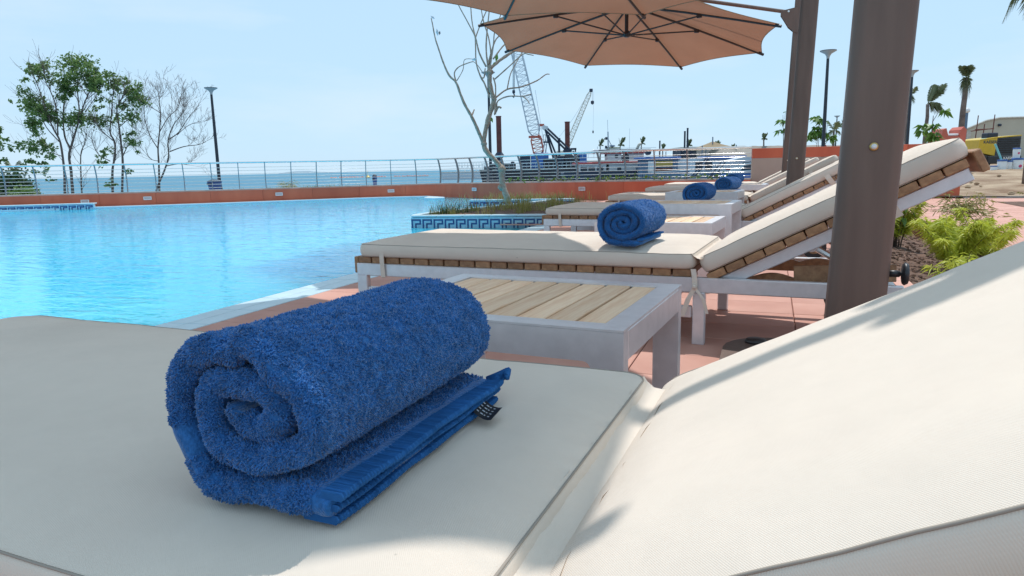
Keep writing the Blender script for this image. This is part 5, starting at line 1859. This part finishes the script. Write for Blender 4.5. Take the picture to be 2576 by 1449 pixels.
# second crane
d = 190
t, s = hthing('crane', 'smaller cream crane whose boom leans right behind the second rusty pile', 'crane', 1418, d, -1.5)
part('boom', lattice(L_(1424, 372), L_(1481, 235), 13 * s, 9 * s, 18, .11, .05), M_['lattice_cream'], t)
part('boom_head', MB().box(L_(1483, 231), (8 * s, .8, 8 * s), Matrix.Identity(4), b=.1), M_['navy'], t)
part('backstay', MB().tube([L_(1480, 233), L_(1440, 300), L_(1406, 345)], .05, 4), M_['lattice'], t)
part('cab', MB().box(L_(1412, 392), (24 * s, 3, 26 * s), b=.2), M_['lattice_cream'], t)
part('track', MB().box(L_(1412, 412), (34 * s, 4, 14 * s), b=.3), M_['navy'], t)
hk = part('hoist_rope', MB().tube([L_(1487, 234), L_(1487, 258)], .06, 4).tube([L_(1490, 234), L_(1490, 330)], .035, 4), M_['lattice'], t)
part('hook_block', MB().lathe([(.1, -.5), (.45, -.2), (.45, .4), (.1, .6)], 8, Matrix.Translation(L_(1487, 261))).lathe([(.05, -.5), (.25, -.1), (.05, .4)], 8, Matrix.Translation(L_(1490, 332))), M_['navy'], hk)

# rusty piles standing in the harbour
for (x, yt, w, d, lab) in ((1254, 292, 13, 100, 'rust red steel pile behind the bare tree'), (1427, 306, 12.5, 112, 'rust red steel pile between the two crane booms')):
    p = at(x, yt, d=d)
    s = d / 1730
    t = thing('steel_pile', lab, 'pile', (p.x, p.y, -3), group='rusty harbour piles')
    h = p.z + 3
    part('pipe', MB().lathe([(w / 2 * s, 0), (w / 2 * s, h - .15), (w / 2 * s * 1.12, h - .14), (w / 2 * s * 1.12, h), (w / 2 * s * .8, h + .01)], 14), M_['rust'], t, 'auto')
    zc = at(x, 390 if x < 1300 else 378, d=d).z + 3
    part('guide_collar', MB().lathe([(w * .5 * s, zc - .5), (w * .95 * s, zc - .2), (w * .95 * s, zc), (w * .55 * s, zc + .4)], 12), M_['navy'], t, 'auto')
    part('sleeve', MB().lathe([(w * .62 * s, 0), (w * .62 * s, zc - .6), (w * .5 * s, zc - .58)], 12), M_['navy'], t, 'auto')

# dredger A-frame
d = 110
t, s = hthing('dredger_frame', 'dark A frame with twin struts and white sheave above the barge', 'crane frame', 1400, d, -1.5)
for (a, b, r) in (((1369, 326), (1430, 384), .17), ((1376, 324), (1436, 380), .17), ((1372, 330), (1392, 398), .17), ((1378, 340), (1402, 398), .15)):
    part('strut', MB().tube([L_(*a), L_(*b)], r, 6), M_['navy'], t)
part('lower_strut', MB().tube([L_(1430, 384), L_(1478, 428)], .17, 6), M_['navy'], t)
part('lower_strut', MB().tube([L_(1440, 380), L_(1486, 420)], .12, 6), M_['navy'], t)
part('mast', MB().tube([L_(1405, 352), L_(1407, 400)], .18, 6).tube([L_(1405, 348, -.1), L_(1405, 352, -.1)], .25, 8), M_['navy'], t)
part('mast', MB().tube([L_(1424, 370), L_(1424, 402)], .16, 6), M_['navy'], t)
part('sheave', MB().tube([L_(1368, 322, -.3), L_(1368, 322, .3)], 5.5 * s, 14).tube([L_(1374, 322, -.2), L_(1374, 322, .2)], 4 * s, 12), M_['pale'], t, 'auto')
part('work_cage', MB().tube([L_(1366, 340), L_(1366, 355), L_(1378, 360)], .05, 4).tube([L_(1366, 340), L_(1373, 340)], .05, 4).tube([L_(1372, 340), L_(1372, 356)], .05, 4).box(L_(1372, 358), (12 * s, .8, .2)), M_['navy'], t)
part('deck_post', MB().box(L_(1447, 388), (3 * s, .4, 28 * s)).box(L_(1442, 375), (14 * s, .4, .3)), M_['navy'], t)

# barges
def barge(label, x0_, x1_, yt, yb, d, m, rails, things_=(), name='barge'):
    xm = (x0_ + x1_) / 2
    t_, s = hthing(name, label, 'barge', xm, d, -1.5)
    zt = at(xm, yt, d=d).z + 1.5
    w = (x1_ - x0_) * s
    prof = [(-w / 2, zt), (-w / 2 + .5, 0 - .3), (w / 2 - .5, -.3), (w / 2, zt)]
    part('hull', MB().prism(prof, 0, 7, 'y'), m, t_)
    part('deck_edge', MB().box((0, 3.5, zt + .06), (w + .1, 7.1, .12)), M_['concrete'], t_)
    return t_, s, zt, w
t, s, zt, w = barge('grey pontoon with a white lattice gangway out on the water', 1107, 1232, 434, 446, 150, M_['lattice'], 1)
mb = MB()
n = 11
for i in range(n + 1):
    x = -w / 2 + 3.5 + (w - 4) * i / n
    mb.tube([(x, 1, zt), (x, 1, zt + 2.0)], .06, 4)
    if i < n:
        x2 = -w / 2 + 3.5 + (w - 4) * (i + 1) / n
        mb.tube([(x, 1, zt + (0 if i % 2 else 1.6)), (x2, 1, zt + (1.6 if i % 2 else 0))], .06, 4)
mb.tube([(-w / 2 + 3.5, 1, zt + 2), (w / 2 - .5, 1, zt + 2)], .07, 4).tube([(-w / 2 + 3.5, 1, zt + 1.5), (w / 2 - .5, 1, zt + 1.5)], .07, 4)
part('gangway_truss', mb, M_['white'], t)
t, s, zt, w = barge('long dark work barge carrying the big crane', 1206, 1478, 426, 455, 104, M_['hull'], 1)
for k, (x, wd, h, m, nm) in enumerate(((1268, 60, 14, 'hull', 'deck_box'), (1322, 26, 34, 'navy', 'container'), (1352, 30, 36, 'blue', 'container'), (1386, 34, 24, 'hull', 'winch_house'), (1412, 16, 30, 'navy', 'winch_house'), (1440, 36, 30, 'hull', 'winch_house'), (1468, 18, 34, 'blue', 'container'), (1232, 30, 8, 'navy', 'deck_box'))):
    xx = (x - 1342) * s
    part(nm, MB().box((xx, 1.6, zt + h * s / 2 + .12), (wd * s, 2.4, h * s), b=.05), M_[m], t)
for k, x in enumerate((1290, 1380, 1412, 1425, 1436)):
    xx = (x - 1342) * s
    part('bollard', MB().lathe([(.12, zt), (.14, zt + .9), (.28, zt + .95), (.28, zt + 1.2), (.05, zt + 1.25)], 8, Matrix.Translation((xx, .5, 0))), M_['navy'], t, 'auto')
mb = MB()
for k in range(24):
    x = -w / 2 + .5 + (w - 1) * k / 23
    mb.tube([(x, .1, zt + .1), (x, .1, zt + 1.0)], .03, 4)
mb.tube([(-w / 2 + .5, .1, zt + 1), (w / 2 - .5, .1, zt + 1)], .035, 4).tube([(-w / 2 + .5, .1, zt + .55), (w / 2 - .5, .1, zt + .55)], .03, 4)
part('hand_rail', mb, M_['lattice'], t)
part('pipe_stack', MB().tube([(8, .9, zt + .5), (13.5, .9, zt + .5)], .18, 6).tube([(8, .9, zt + 1.0), (13, .9, zt + 1.0)], .18, 6), M_['lattice_cream'], t)
for k, (x0_, x1_, nm) in enumerate(((1196, 1216, 'mooring_tyre'),)):
    pass

# tugboat with red and white deckhouse
d = 82
t, s = hthing('tugboat', 'white and red tugboat with a signal mast moored behind the railing', 'boat', 1560, d, -1.5)
def B(x, y, wpx, hpx, dep, m, nm, y0=0.0, b=.04):
    c = L_(x, y, y0 + dep / 2)
    part(nm, MB().box(c, (wpx * s, dep, hpx * s), b=b), M_[m], t)
part('hull', MB().prism([(-6.8, 1.4), (-5.6, -.4), (6.4, -.4), (7.0, 1.6), (6.8, 1.7), (-6.6, 1.6)], .0, 4.4, 'y'), M_['navy'], t)
B(1492, 435, 70, 46, 3, 'pale', 'wheelhouse', .5)
B(1492, 411, 92, 5, 3.6, 'red', 'wheelhouse_roof', .2)
for k, x in enumerate((1470, 1490, 1511)):
    B(x, 432, 17, 24, .1, 'glass', 'window', .42)
B(1575, 434, 82, 50, 3, 'pale', 'deckhouse', .6)
B(1565, 408, 150, 4.5, 3.8, 'red', 'awning', .1)
B(1548, 393, 36, 20, 2.4, 'pale', 'upper_cabin', 1.0)
B(1602, 393, 42, 20, 2.4, 'pale', 'upper_cabin', 1.0)
B(1578, 399, 14, 20, 1.6, 'glass', 'door', .9)
B(1577, 382.5, 118, 6.5, 3, 'red', 'upper_roof', .7)
B(1574, 376.5, 132, 3, 2.6, 'navy', 'canopy_frame', .9)
B(1560, 440, 10, 40, .1, 'glass', 'door', .55)
B(1612, 436, 20, 30, .1, 'blue2', 'door', .55)
part('porthole', MB().tube([L_(1553, 393, .96), L_(1553, 393, 1.04)], .22, 10), M_['glass'], t)
part('radar_dome', MB().lathe([(.1, -.25), (.32, -.1), (.32, .12), (.05, .3)], 10, Matrix.Translation(L_(1498, 381, 2.0))), M_['white'], t, True)
part('mast', MB().tube([L_(1536, 398, 2), L_(1533, 330, 2)], .09, 6).tube([L_(1533, 332, 2), L_(1531, 300, 2)], .03, 4).tube([L_(1589, 380, 2), L_(1588, 322, 2)], .02, 4), M_['lattice'], t)
part('lantern', MB().box(L_(1529, 347, 2), (5 * s, .3, 7 * s), b=.04).box(L_(1529, 369, 2), (5 * s, .3, 7 * s), b=.04).box(L_(1529, 391, 2), (6 * s, .3, 6 * s), b=.04), M_['navy'], t)
part('gaff', MB().tube([L_(1534, 348, 2), L_(1541, 362, 2), L_(1546, 366, 2)], .05, 4).lathe([(.05, -.15), (.38, -.05), (.30, .08), (.03, .12)], 10, Matrix.Translation(L_(1545, 366, 2))), M_['blue2'], t)
part('flag', MB().prism([(-.2, 0), (1.5, .05), (1.5, .22), (-.2, .28)], 2.0, 2.03, 'y', Matrix.Translation(L_(1534, 375))), M_['grass'], t)
part('searchlight', MB().tube([L_(1506, 374, 1.5), L_(1506, 368, 1.5)], .04, 4).box(L_(1506, 378, 1.5), (20 * s, .6, 5 * s), b=.08), M_['lattice'], t)
mb = MB()
for x in range(1452, 1655, 14):
    mb.tube([L_(x, 386 if x > 1520 else 398, .3), L_(x, 374 if x > 1520 else 388, .3)], .025, 4)
part('upper_rail', mb.tube([L_(1520, 374, .3), L_(1650, 371, .3)], .03, 4).tube([L_(1452, 388, .3), L_(1520, 387, .3)], .03, 4), M_['pale'], t)
part('exhaust', MB().tube([L_(1604, 380, 1.6), L_(1612, 363, 1.6), L_(1618, 360, 1.6)], .16, 8), M_['lattice_cream'], t, True)
part('tyre_fender', MB().tube([L_(1640, 420, -.1) + Vector((.35 * math.cos(a), 0, .35 * math.sin(a))) for a in [k * math.pi / 6 for k in range(13)]], .12, 6, cap=False), M_['black'], t, True)

# blue canopied workboat
d = 76
t, s = hthing('workboat', 'workboat with blue awning and ochre shutters right of the tugboat', 'boat', 1690, d, -1.5)
part('hull', MB().prism([(-3.2, 1.3), (-2.6, -.4), (3.4, -.4), (4.0, 1.6)], 0, 3, 'y'), M_['blue2'], t)
B(1662, 424, 92, 60, 2.4, 'blue2', 'cabin', .5)
B(1660, 398, 108, 6, 3, 'blue', 'awning', .2)
B(1642, 424, 20, 38, .1, 'pale', 'side_panel', .42)
B(1672, 412, 44, 15, .1, 'ochre', 'shutter', .42)
B(1672, 430, 44, 15, .1, 'rust', 'shutter', .42)
B(1672, 446, 44, 12, .1, 'ochre', 'shutter', .42)
B(1720, 426, 50, 50, 2.0, 'lattice', 'rear_cabin', .8)
B(1716, 432, 38, 14, .1, 'glass', 'window', .72)
part('boom_pole', MB().tube([L_(1640, 434, .1), L_(1745, 428, .1)], .07, 6), M_['white'], t)
part('drum', MB().tube([L_(1632, 384, .2) + Vector((0, 0, 0)), L_(1632, 384, 1.2)], 6 * s, 10), M_['navy'], t)
# green-grey ferry with blue roof
d = 66
t, s = hthing('ferry', 'pale ferry with a blue roof stripe behind the railing end', 'boat', 1840, d, -1.5)
part('hull', MB().prism([(-4.2, 1.2), (-3.4, -.4), (3.6, -.4), (4.4, 1.5)], 0, 3.2, 'y'), M_['blue2'], t)
B(1828, 424, 150, 56, 2.4, 'lattice', 'cabin', .4)
B(1826, 396, 104, 8, 3, 'blue', 'roof', .1)
B(1836, 432, 64, 40, .08, 'pale', 'hull_panel', .32)
for x in (1760, 1785, 1880):
    B(x, 418, 18, 20, .1, 'glass', 'window', .32)
part('gangplank', MB().tube([L_(1742, 440, -.2), L_(1776, 395, -.2)], .06, 5).tube([L_(1748, 444, -.2), L_(1783, 395, -.2)], .06, 5), M_['navy'], t)
part('gangplank', MB().tube([L_(1785, 445, -.2), L_(1812, 408, -.2)], .05, 5).tube([L_(1797, 445, -.2), L_(1822, 408, -.2)], .05, 5), M_['navy'], t)
B(1836, 425, 15, 4, .06, 'red', 'name_plate', .26)
# grey motor cruiser
t, s = hthing('motor_cruiser', 'white motor cruiser tied up at the end of the railing', 'boat', 1895, 60, -1.5)
d = 60
part('hull', MB().prism([(-2.2, .9), (-1.8, -.3), (1.8, -.3), (3.0, 1.3), (2.6, 1.35), (-2.0, 1.2)], 0, 2.4, 'y'), M_['blue'], t)
part('cabin', MB().prism([(-1.6, 1.3), (-1.0, 2.1), (.4, 2.3), (1.8, 1.35)], .3, 2.0, 'y'), M_['pale'], t)
part('window', MB().prism([(-1.0, 1.55), (-.7, 1.95), (.3, 2.08), (1.0, 1.6)], .27, .31, 'y'), M_['glass'], t)
part('cover', MB().prism([(-2.0, 2.4), (-.6, 2.75), (1.2, 2.5), (1.0, 2.4)], .2, 2.2, 'y'), M_['lattice'], t)
# harbour office
d = 98
t, s = hthing('harbour_office', 'dark harbour office box on the quay under the twin piles', 'building', 1755, d, -.2)
for (x, y, w_, h_, dep, m, nm, y0_) in ((1752, 392, 78, 36, 5, 'navy', 'wall', .5), (1780, 388, 56, 24, 5, 'render', 'side_wall', .3), (1766, 371, 112, 4, 6, 'concrete', 'roof', 0), (1728, 388, 18, 14, .1, 'glass', 'window', .42), (1752, 388, 18, 14, .1, 'glass', 'window', .42), (1790, 388, 14, 12, .1, 'glass', 'window', .22)):
    part(nm, MB().box(L_(x, y, y0_ + dep / 2), (w_ * s, dep, h_ * s), b=.03), M_[m], t)
# slim dark piles
for (x, yt, w_, dd, lab) in ((1730, 322, 4.5, 90, 'right of a pair of tall dark piles by the harbour office'), (1723, 330, 4.5, 91, 'left of a pair of tall dark piles by the harbour office'), (1660, 354, 3.6, 100, 'slim dark pile standing left of a small palm'), (1607, 378, 4, 100, 'short dark pile above the tugboat roof')):
    p = at(x, yt, d=dd)
    s_ = dd / 1730
    o = obj('mooring_pile', mesh_from('mooring_pile', MB().lathe([(w_ / 2 * s_, 0), (w_ / 2 * s_, p.z + 2.9), (w_ / 2 * s_ * 1.15, p.z + 2.92), (w_ / 2 * s_ * 1.15, p.z + 3), (.02, p.z + 3.02)], 10), M_['navy'], 'auto'), loc=(p.x, p.y, -3))
    tag(o, lab if 'pile' in lab[:16] else lab, 'pile', 'dark mooring piles')
# green navigation boxes on quay
p = at(1690, 381, d=105)
t = thing('fuel_tanks', 'pair of green grey tanks on the quay behind the workboat', 'tank', (p.x, p.y, -.2), ROT)
for k, x in enumerate((-.9, 1.4)):
    part('tank', MB().lathe([(.6, 0), (.7, .1), (.7, 1.9 + .3 * k), (.3, 2.15 + .3 * k)], 12, Matrix.Translation((x, 0, 0))), M_['leaf_dark'] if k == 0 else M_['blue2'], t, 'auto')
    part('vent_pipe', MB().tube([(x, 0, 2.1), (x, 0, 2.9)], .06, 5), M_['navy'], t)
# shade sail
d = 80
t, s = hthing('shade_sail', 'tan shade sail with a pointed top on slim masts beyond the harbour', 'shade sail', 1805, d, -.2)
pk = [L_(1799, 355, 1.5), L_(1808, 353, 3)]
cr = [L_(1764, 372, 0), L_(1849, 370, 0), L_(1828, 372, 9), L_(1776, 373, 9)]
mb = MB()
def patch(a, b, c_, n=6, sag=.15):
    V, F = [], []
    for i in range(n + 1):
        for j in range(n + 1 - i):
            u, v = i / n, j / n
            p = a + (b - a) * u + (c_ - a) * v
            p = p - Vector((0, 0, sag * 4 * (u * v + (1 - u - v) * (u + v)) * .5))
            V.append(p)
    ix = {}
    k = 0
    for i in range(n + 1):
        for j in range(n + 1 - i):
            ix[i, j] = k
            k += 1
    for i in range(n):
        for j in range(n - i):
            F.append((ix[i, j], ix[i + 1, j], ix[i, j + 1]))
            if i + j < n - 1:
                F.append((ix[i + 1, j], ix[i + 1, j + 1], ix[i, j + 1]))
    mb.add(V, F)
ap = (pk[0] + pk[1]) / 2
for a, b in ((cr[0], cr[1]), (cr[1], cr[2]), (cr[2], cr[3]), (cr[3], cr[0])):
    patch(ap, a, b)
part('sail', mb, M_['cloth_sail'], t)
for k, q in enumerate(cr + pk):
    part('mast', MB().tube([Vector((q.x, q.y, 0)), q + Vector((0, 0, .25 if k < 4 else .5))], .06, 6), M_['blue2'], t)

# red floats on the sea
random.seed(12)
FG = 'strings of red floats on the sea beyond the railing'
for k, (x0_, x1_, y) in enumerate(((830, 848, 440), (852, 915, 438.5), (935, 965, 439), (950, 972, 437), (1010, 1046, 437.5), (1048, 1078, 436), (858, 890, 437), (990, 1008, 437))):
    dd = 1730 * 2.12 / (y - (451 - .0217 * (x0_ - 79)))
    dd = max(120, min(260, dd))
    p = at((x0_ + x1_) / 2, y, d=dd)
    s_ = dd / 1730
    w_ = (x1_ - x0_) * s_
    mb = MB()
    n = max(3, int(w_ / .9))
    for i in range(n):
        xx = -w_ / 2 + w_ * (i + .5) / n
        mb.lathe([(.1, -.25), (.42, -.1), (.42, .18), (.15, .36)], 7, Matrix.Translation((xx, random.uniform(-.3, .3), random.uniform(-.05, .12))))
    mb.tube([(-w_ / 2, 0, 0), (w_ / 2, 0, 0)], .06, 4)
    wd = ['leftmost short string of red floats on the sea', 'long string of red floats behind the blue bin', 'red floats just right of the blue bin', 'fainter red floats above the ones right of the blue bin', 'red floats left of the grey pontoon', 'red floats touching the end of the grey pontoon', 'thin line of red floats behind the long string', 'small group of red floats in the gap before the pontoon'][k]
    o = obj('float_string', mesh_from('float_string', mb, M_['orange'], True), loc=(p.x, p.y, -1.42), rot=(0, 0, ROT))
    tag(o, wd, 'floats', FG)
p = at(925, 434, d=240)
t = thing('buoy', 'small yellow buoy with a staff among the red floats', 'buoy', (p.x, p.y, -1.5))
part('body', MB().lathe([(.5, -.3), (.8, 0), (.8, .4), (.2, .9)], 10), M_['yellow'], t, 'auto')
part('staff', MB().tube([(0, 0, .8), (0, 0, 2.6)], .06, 5), M_['yellow'], t)

# ------------------------------------------------------------------ building site at the right
# beige hall
d = 62
t, s = hthing('hall', 'large plain beige hall behind the yellow compressor', 'building', 2490, d, 0)
prof = [(L_(2395, 372).x, 0), (L_(2395, 372).x, L_(2395, 352).z), (L_(2418, 330).x, L_(2418, 326).z), (L_(2466, 300).x, L_(2466, 305).z), (L_(2500, 300).x, L_(2505, 298).z), (L_(2800, 290).x, L_(2576, 294).z), (L_(2800, 290).x, 0)]
mb = MB().prism(prof, 0, 18, 'y')
mb.v = [(x + (13.5 if y > 9 else 0), y, z) for x, y, z in mb.v]
part('wall', mb, M_['wall_far'], t)
part('roof_edge', MB().tube([Vector((x, -.05, z)) for x, z in prof[1:6]], .08, 5), M_['concrete'], t)
part('wall_light', MB().box(L_(2500, 316, -.1), (.25, .2, .2), b=.03), M_['navy'], t)
part('column', MB().box((L_(2424, 340).x, -.1, 1.5), (.35, .2, 3.0), b=.02), M_['concrete'], t)
# scaffold
d = 44
t, s = hthing('scaffold', 'rusty pipe scaffold standing in front of the beige hall', 'scaffold', 2460, d, .2)
for (x, yt) in ((2446, 292), (2464, 313), (2487, 290), (2441, 370), (2452, 364), (2510, 342)):
    q = L_(x, yt)
    part('standard', MB().tube([Vector((q.x - .12, 0, 0)), Vector((q.x, 0, q.z))], .03, 6), M_['rust'], t)
for (a, b) in (((2430, 331), (2487, 324)), ((2434, 362), (2486, 355)), ((2440, 327), (2486, 325)), ((2436, 363), (2470, 360))):
    part('ledger', MB().tube([L_(*a, -.05), L_(*b, -.05)], .028, 6), M_['rust'], t)
# utility lamp behind the palm
d = 40
t, s = hthing('globe_lamp', 'white globe lamp on a short blue post left of the tall palm', 'lamp post', 2417, d, .1)
part('post', MB().tube([Vector((L_(2417, 290).x, 0, 0)), L_(2417, 284)], .07, 8), M_['blue2'], t)
part('globe', MB().lathe([(.02, -.16), (.14, -.08), (.15, .02), (.09, .12), (.01, .15)], 12, Matrix.Translation(L_(2417, 280))), M_['white'], t, True)
# orange plastic skip
d = 23
t, s = hthing('plastic_skip', 'orange rubbish chute section with a white inside above the backrest', 'skip', 2386, d, .1)
q0, q1 = L_(2358, 352), L_(2412, 352)
zt = L_(2386, 343).z
part('tub', MB().prism([(q0.x, 0), (q1.x, 0), (q1.x + .05, zt), (q0.x - .05, zt)], 0, .6, 'y'), M_['orange'], t)
part('lining', MB().box(((q0.x + q1.x) / 2, .3, zt + .04), ((q1.x - q0.x) * .86, .5, .09), b=.03), M_['white'], t)
part('side_wing', MB().prism([(q0.x - .05, zt - .25), (q0.x + .05, zt + .22), (q0.x + .16, zt + .26), (q0.x + .24, zt + .02), (q0.x + .2, zt - .25)], -.02, .6, 'y'), M_['orange'], t)
part('side_wing', MB().prism([(q1.x - .12, zt - .25), (q1.x - .08, zt + .2), (q1.x + .02, zt + .3), (q1.x + .12, zt + .2), (q1.x + .1, zt - .25)], -.02, .6, 'y'), M_['orange'], t)
# flags of red tape on sticks
p = at(2066, 362, d=38)
t = thing('marker_stick', 'stick with a red rag beside the young stems', 'marker', (p.x, p.y, -.1))
part('stick', MB().tube([(0, 0, 0), (.02, 0, p.z + .15)], .012, 5), M_['navy'], t)
part('rag', MB().prism([(0, p.z), (.26, p.z + .05), (.30, p.z - .04), (.1, p.z - .14), (.08, p.z - .35), (0, p.z - .3)], -.01, .01, 'y', Matrix.Rotation(YAW, 4, 'Z')), M_['red'], t)
p = at(2136, 366, d=38)
o = obj('red_drum', mesh_from('red_drum', MB().lathe([(.28, 0), (.3, .05), (.3, .8), (.28, .82), (.1, .86)], 14), M_['red'], 'auto'), loc=(p.x, p.y, p.z - .72))
tag(o, 'red drum lying low above the tall wall between the poles', 'drum')

# yellow compressor
d = 27
t, s = hthing('compressor', 'yellow and black towable air compressor on the bare earth at right', 'compressor', 2520, d, .24)
def CL(x, y, dd=0):
    return L_(x, y, dd)
z1 = CL(2500, 350).z
zb = CL(2500, 392).z
zg = CL(2500, 372).z
xl, xm, xr = CL(2456, 380).x, CL(2500, 380).x, CL(2560, 380).x
# body: yellow side turned away at left, dark grille end at right
part('body', MB().prism([(xl, z1 - .05), (xl - .02, zb + .15), (xm - .06, zb), (xm, z1 + .03)], -.02, 1.6, 'y'), M_['yellow'], t)
part('hood', MB().prism([(xl, z1 - .045), (xm, z1 + .035), (xr, z1 + .10), (xr, z1 + .14), (xm, z1 + .075), (xl + .02, z1 - .01)], -.03, 1.6, 'y'), M_['yellow'], t)
part('end_panel', MB().prism([(xm + .005, z1 + .03), (xm - .03, zb), (xr, zb), (xr, z1 + .09)], .0, 1.5, 'y'), M_['grille'], t)
for k in range(7):
    z = z1 - .01 - k * (z1 - zb) * .13
    part('grille_slat', MB().box(((xm + xr) / 2 + .02, -.02, z), ((xr - xm) * .90, .05, (z1 - zb) * .055), Matrix.Identity(4), b=.006), M_['black'], t)
part('chassis', MB().box(((xl + xr) / 2 + .15, .6, zb - .16), (xr - xl - .3, 1.5, .30), b=.03), M_['black'], t)
part('wheel', MB().tube([Vector((xl + .18, -.1, .24)), Vector((xl + .18, .12, .24))], .28, 16), M_['black'], t, 'auto')
part('wheel', MB().tube([Vector((xl + .18, 1.3, .24)), Vector((xl + .18, 1.5, .24))], .28, 16), M_['black'], t, 'auto')
part('exhaust_box', MB().box(CL(2502, 342, .5), (.42, .4, .26), b=.03), M_['navy'], t)
part('rag', MB().box(CL(2492, 349, .3), (.5, .3, .05), b=.02), M_['teal'], t)
def text_mesh(txt, size, m, parent, loc, rot, name, bold=.0):
    cu = bpy.data.curves.new(name, 'FONT')
    cu.body = txt
    cu.size = size
    cu.extrude = .002
    cu.offset = bold
    cu.align_x = 'CENTER'
    cu.align_y = 'CENTER'
    tmp = bpy.data.objects.new(name + '_tmp', cu)
    COL.objects.link(tmp)
    dg = bpy.context.evaluated_depsgraph_get()
    me = bpy.data.meshes.new_from_object(tmp.evaluated_get(dg))
    bpy.data.objects.remove(tmp)
    me.materials.clear()
    me.materials.append(m)
    return obj(name, me, parent, loc=loc, rot=rot)
text_mesh('KAESER', .155, M_['grille'], t, (CL(2482, 357).x, -.025, CL(2482, 358).z), (R(90), 0, 0), 'lettering', .004)
text_mesh('KAESER', .13, M_['white'], t, ((xm + xr) / 2 - .05, -.165, zb - .10), (R(90), 0, 0), 'lettering', .004)
part('reflector', MB().prism([(-.07, -.05), (.07, -.05), (0, .07)], -.17, -.155, 'y', Matrix.Translation((xm + .14, 0, zb - .22))), M_['red'], t)
# paint buckets in front
BG = 'white paint buckets on the bare earth'
d = 19.5
def bucket(x, yb, w, h, lab, heart=False):
    p = at(x, yb, d=d)
    s_ = d / 1730
    t_ = thing('paint_bucket', lab, 'bucket', (p.x, p.y, p.z), ROT, BG)
    r_ = w * s_ / 2
    hh = h * s_
    part('pail', MB().lathe([(r_ * .9, 0), (r_, hh * .9), (r_ * .98, hh * .91)], 18), M_['white'], t_, 'auto')
    part('lid', MB().lathe([(r_ * 1.04, hh * .88), (r_ * 1.05, hh * .97), (r_ * .95, hh), (.01, hh)], 18), M_['blue'], t_, 'auto')
    if heart:
        pr = [(.5 * math.cos(a), .5 * math.sin(a)) for a in [k * math.pi / 8 for k in range(16)]]
        part('print', MB().prism([(q[0] * r_ * .6, hh * .5 + q[1] * r_ * .6) for q in pr], -r_ * 1.02, -r_ * .9, 'y'), M_['pink'], t_)
    return t_
bucket(2498, 440, 15, 23, 'small white bucket at the left end of the paint buckets')
bucket(2518, 439, 21, 37, 'white bucket with blue lid holding the teal stick')
bucket(2556, 438, 25, 40, 'wide white bucket with pink emblem under another bucket', True)
bk_ = bucket(2556, 398.5, 17, 26, 'white bucket with pink emblem on top of the wide one', True)
bucket(2537, 436, 12, 32, 'narrow white bucket between the two larger ones')
p0, p1 = at(2520, 404, d=d), at(2503, 362, d=d)
p0b = at(2519, 408, d=d + .08)
o = obj('teal_stick', mesh_from('teal_stick', MB().tube([p0 - p0, p1 - p0], .028, 8), M_['teal'], 'auto'), loc=p0)
tag(o, 'teal painted stick leaning out of a paint bucket', 'stick')
# bundle of hoses on the ground
p = at(2462, 437, d=19)
t = thing('hose_bundle', 'black hoses lying on the earth before the compressor', 'hose', p, ROT)
for k in range(5):
    P = [Vector((-.55 + .22 * i, .1 * k + .05 * math.sin(i + k), .03 + .02 * math.sin(i * 1.3 + k))) for i in range(7)]
    part('hose', MB().tube([tuple(q) for q in catmull([tuple(q) for q in P], 3)], .014, 6), M_['black'], t, True)
# cable along the path edge
P = [(2.7 + .2 * i, 12.88 + .05 * math.sin(i * 1.1), .02 + .012 * abs(math.sin(i * .7))) for i in range(22)]
o = obj('cable', mesh_from('cable', MB().tube(catmull(P, 3), .008, 5), M_['black'], True))
tag(o, 'thin dark cable lying along the far edge of the pink path', 'cable')
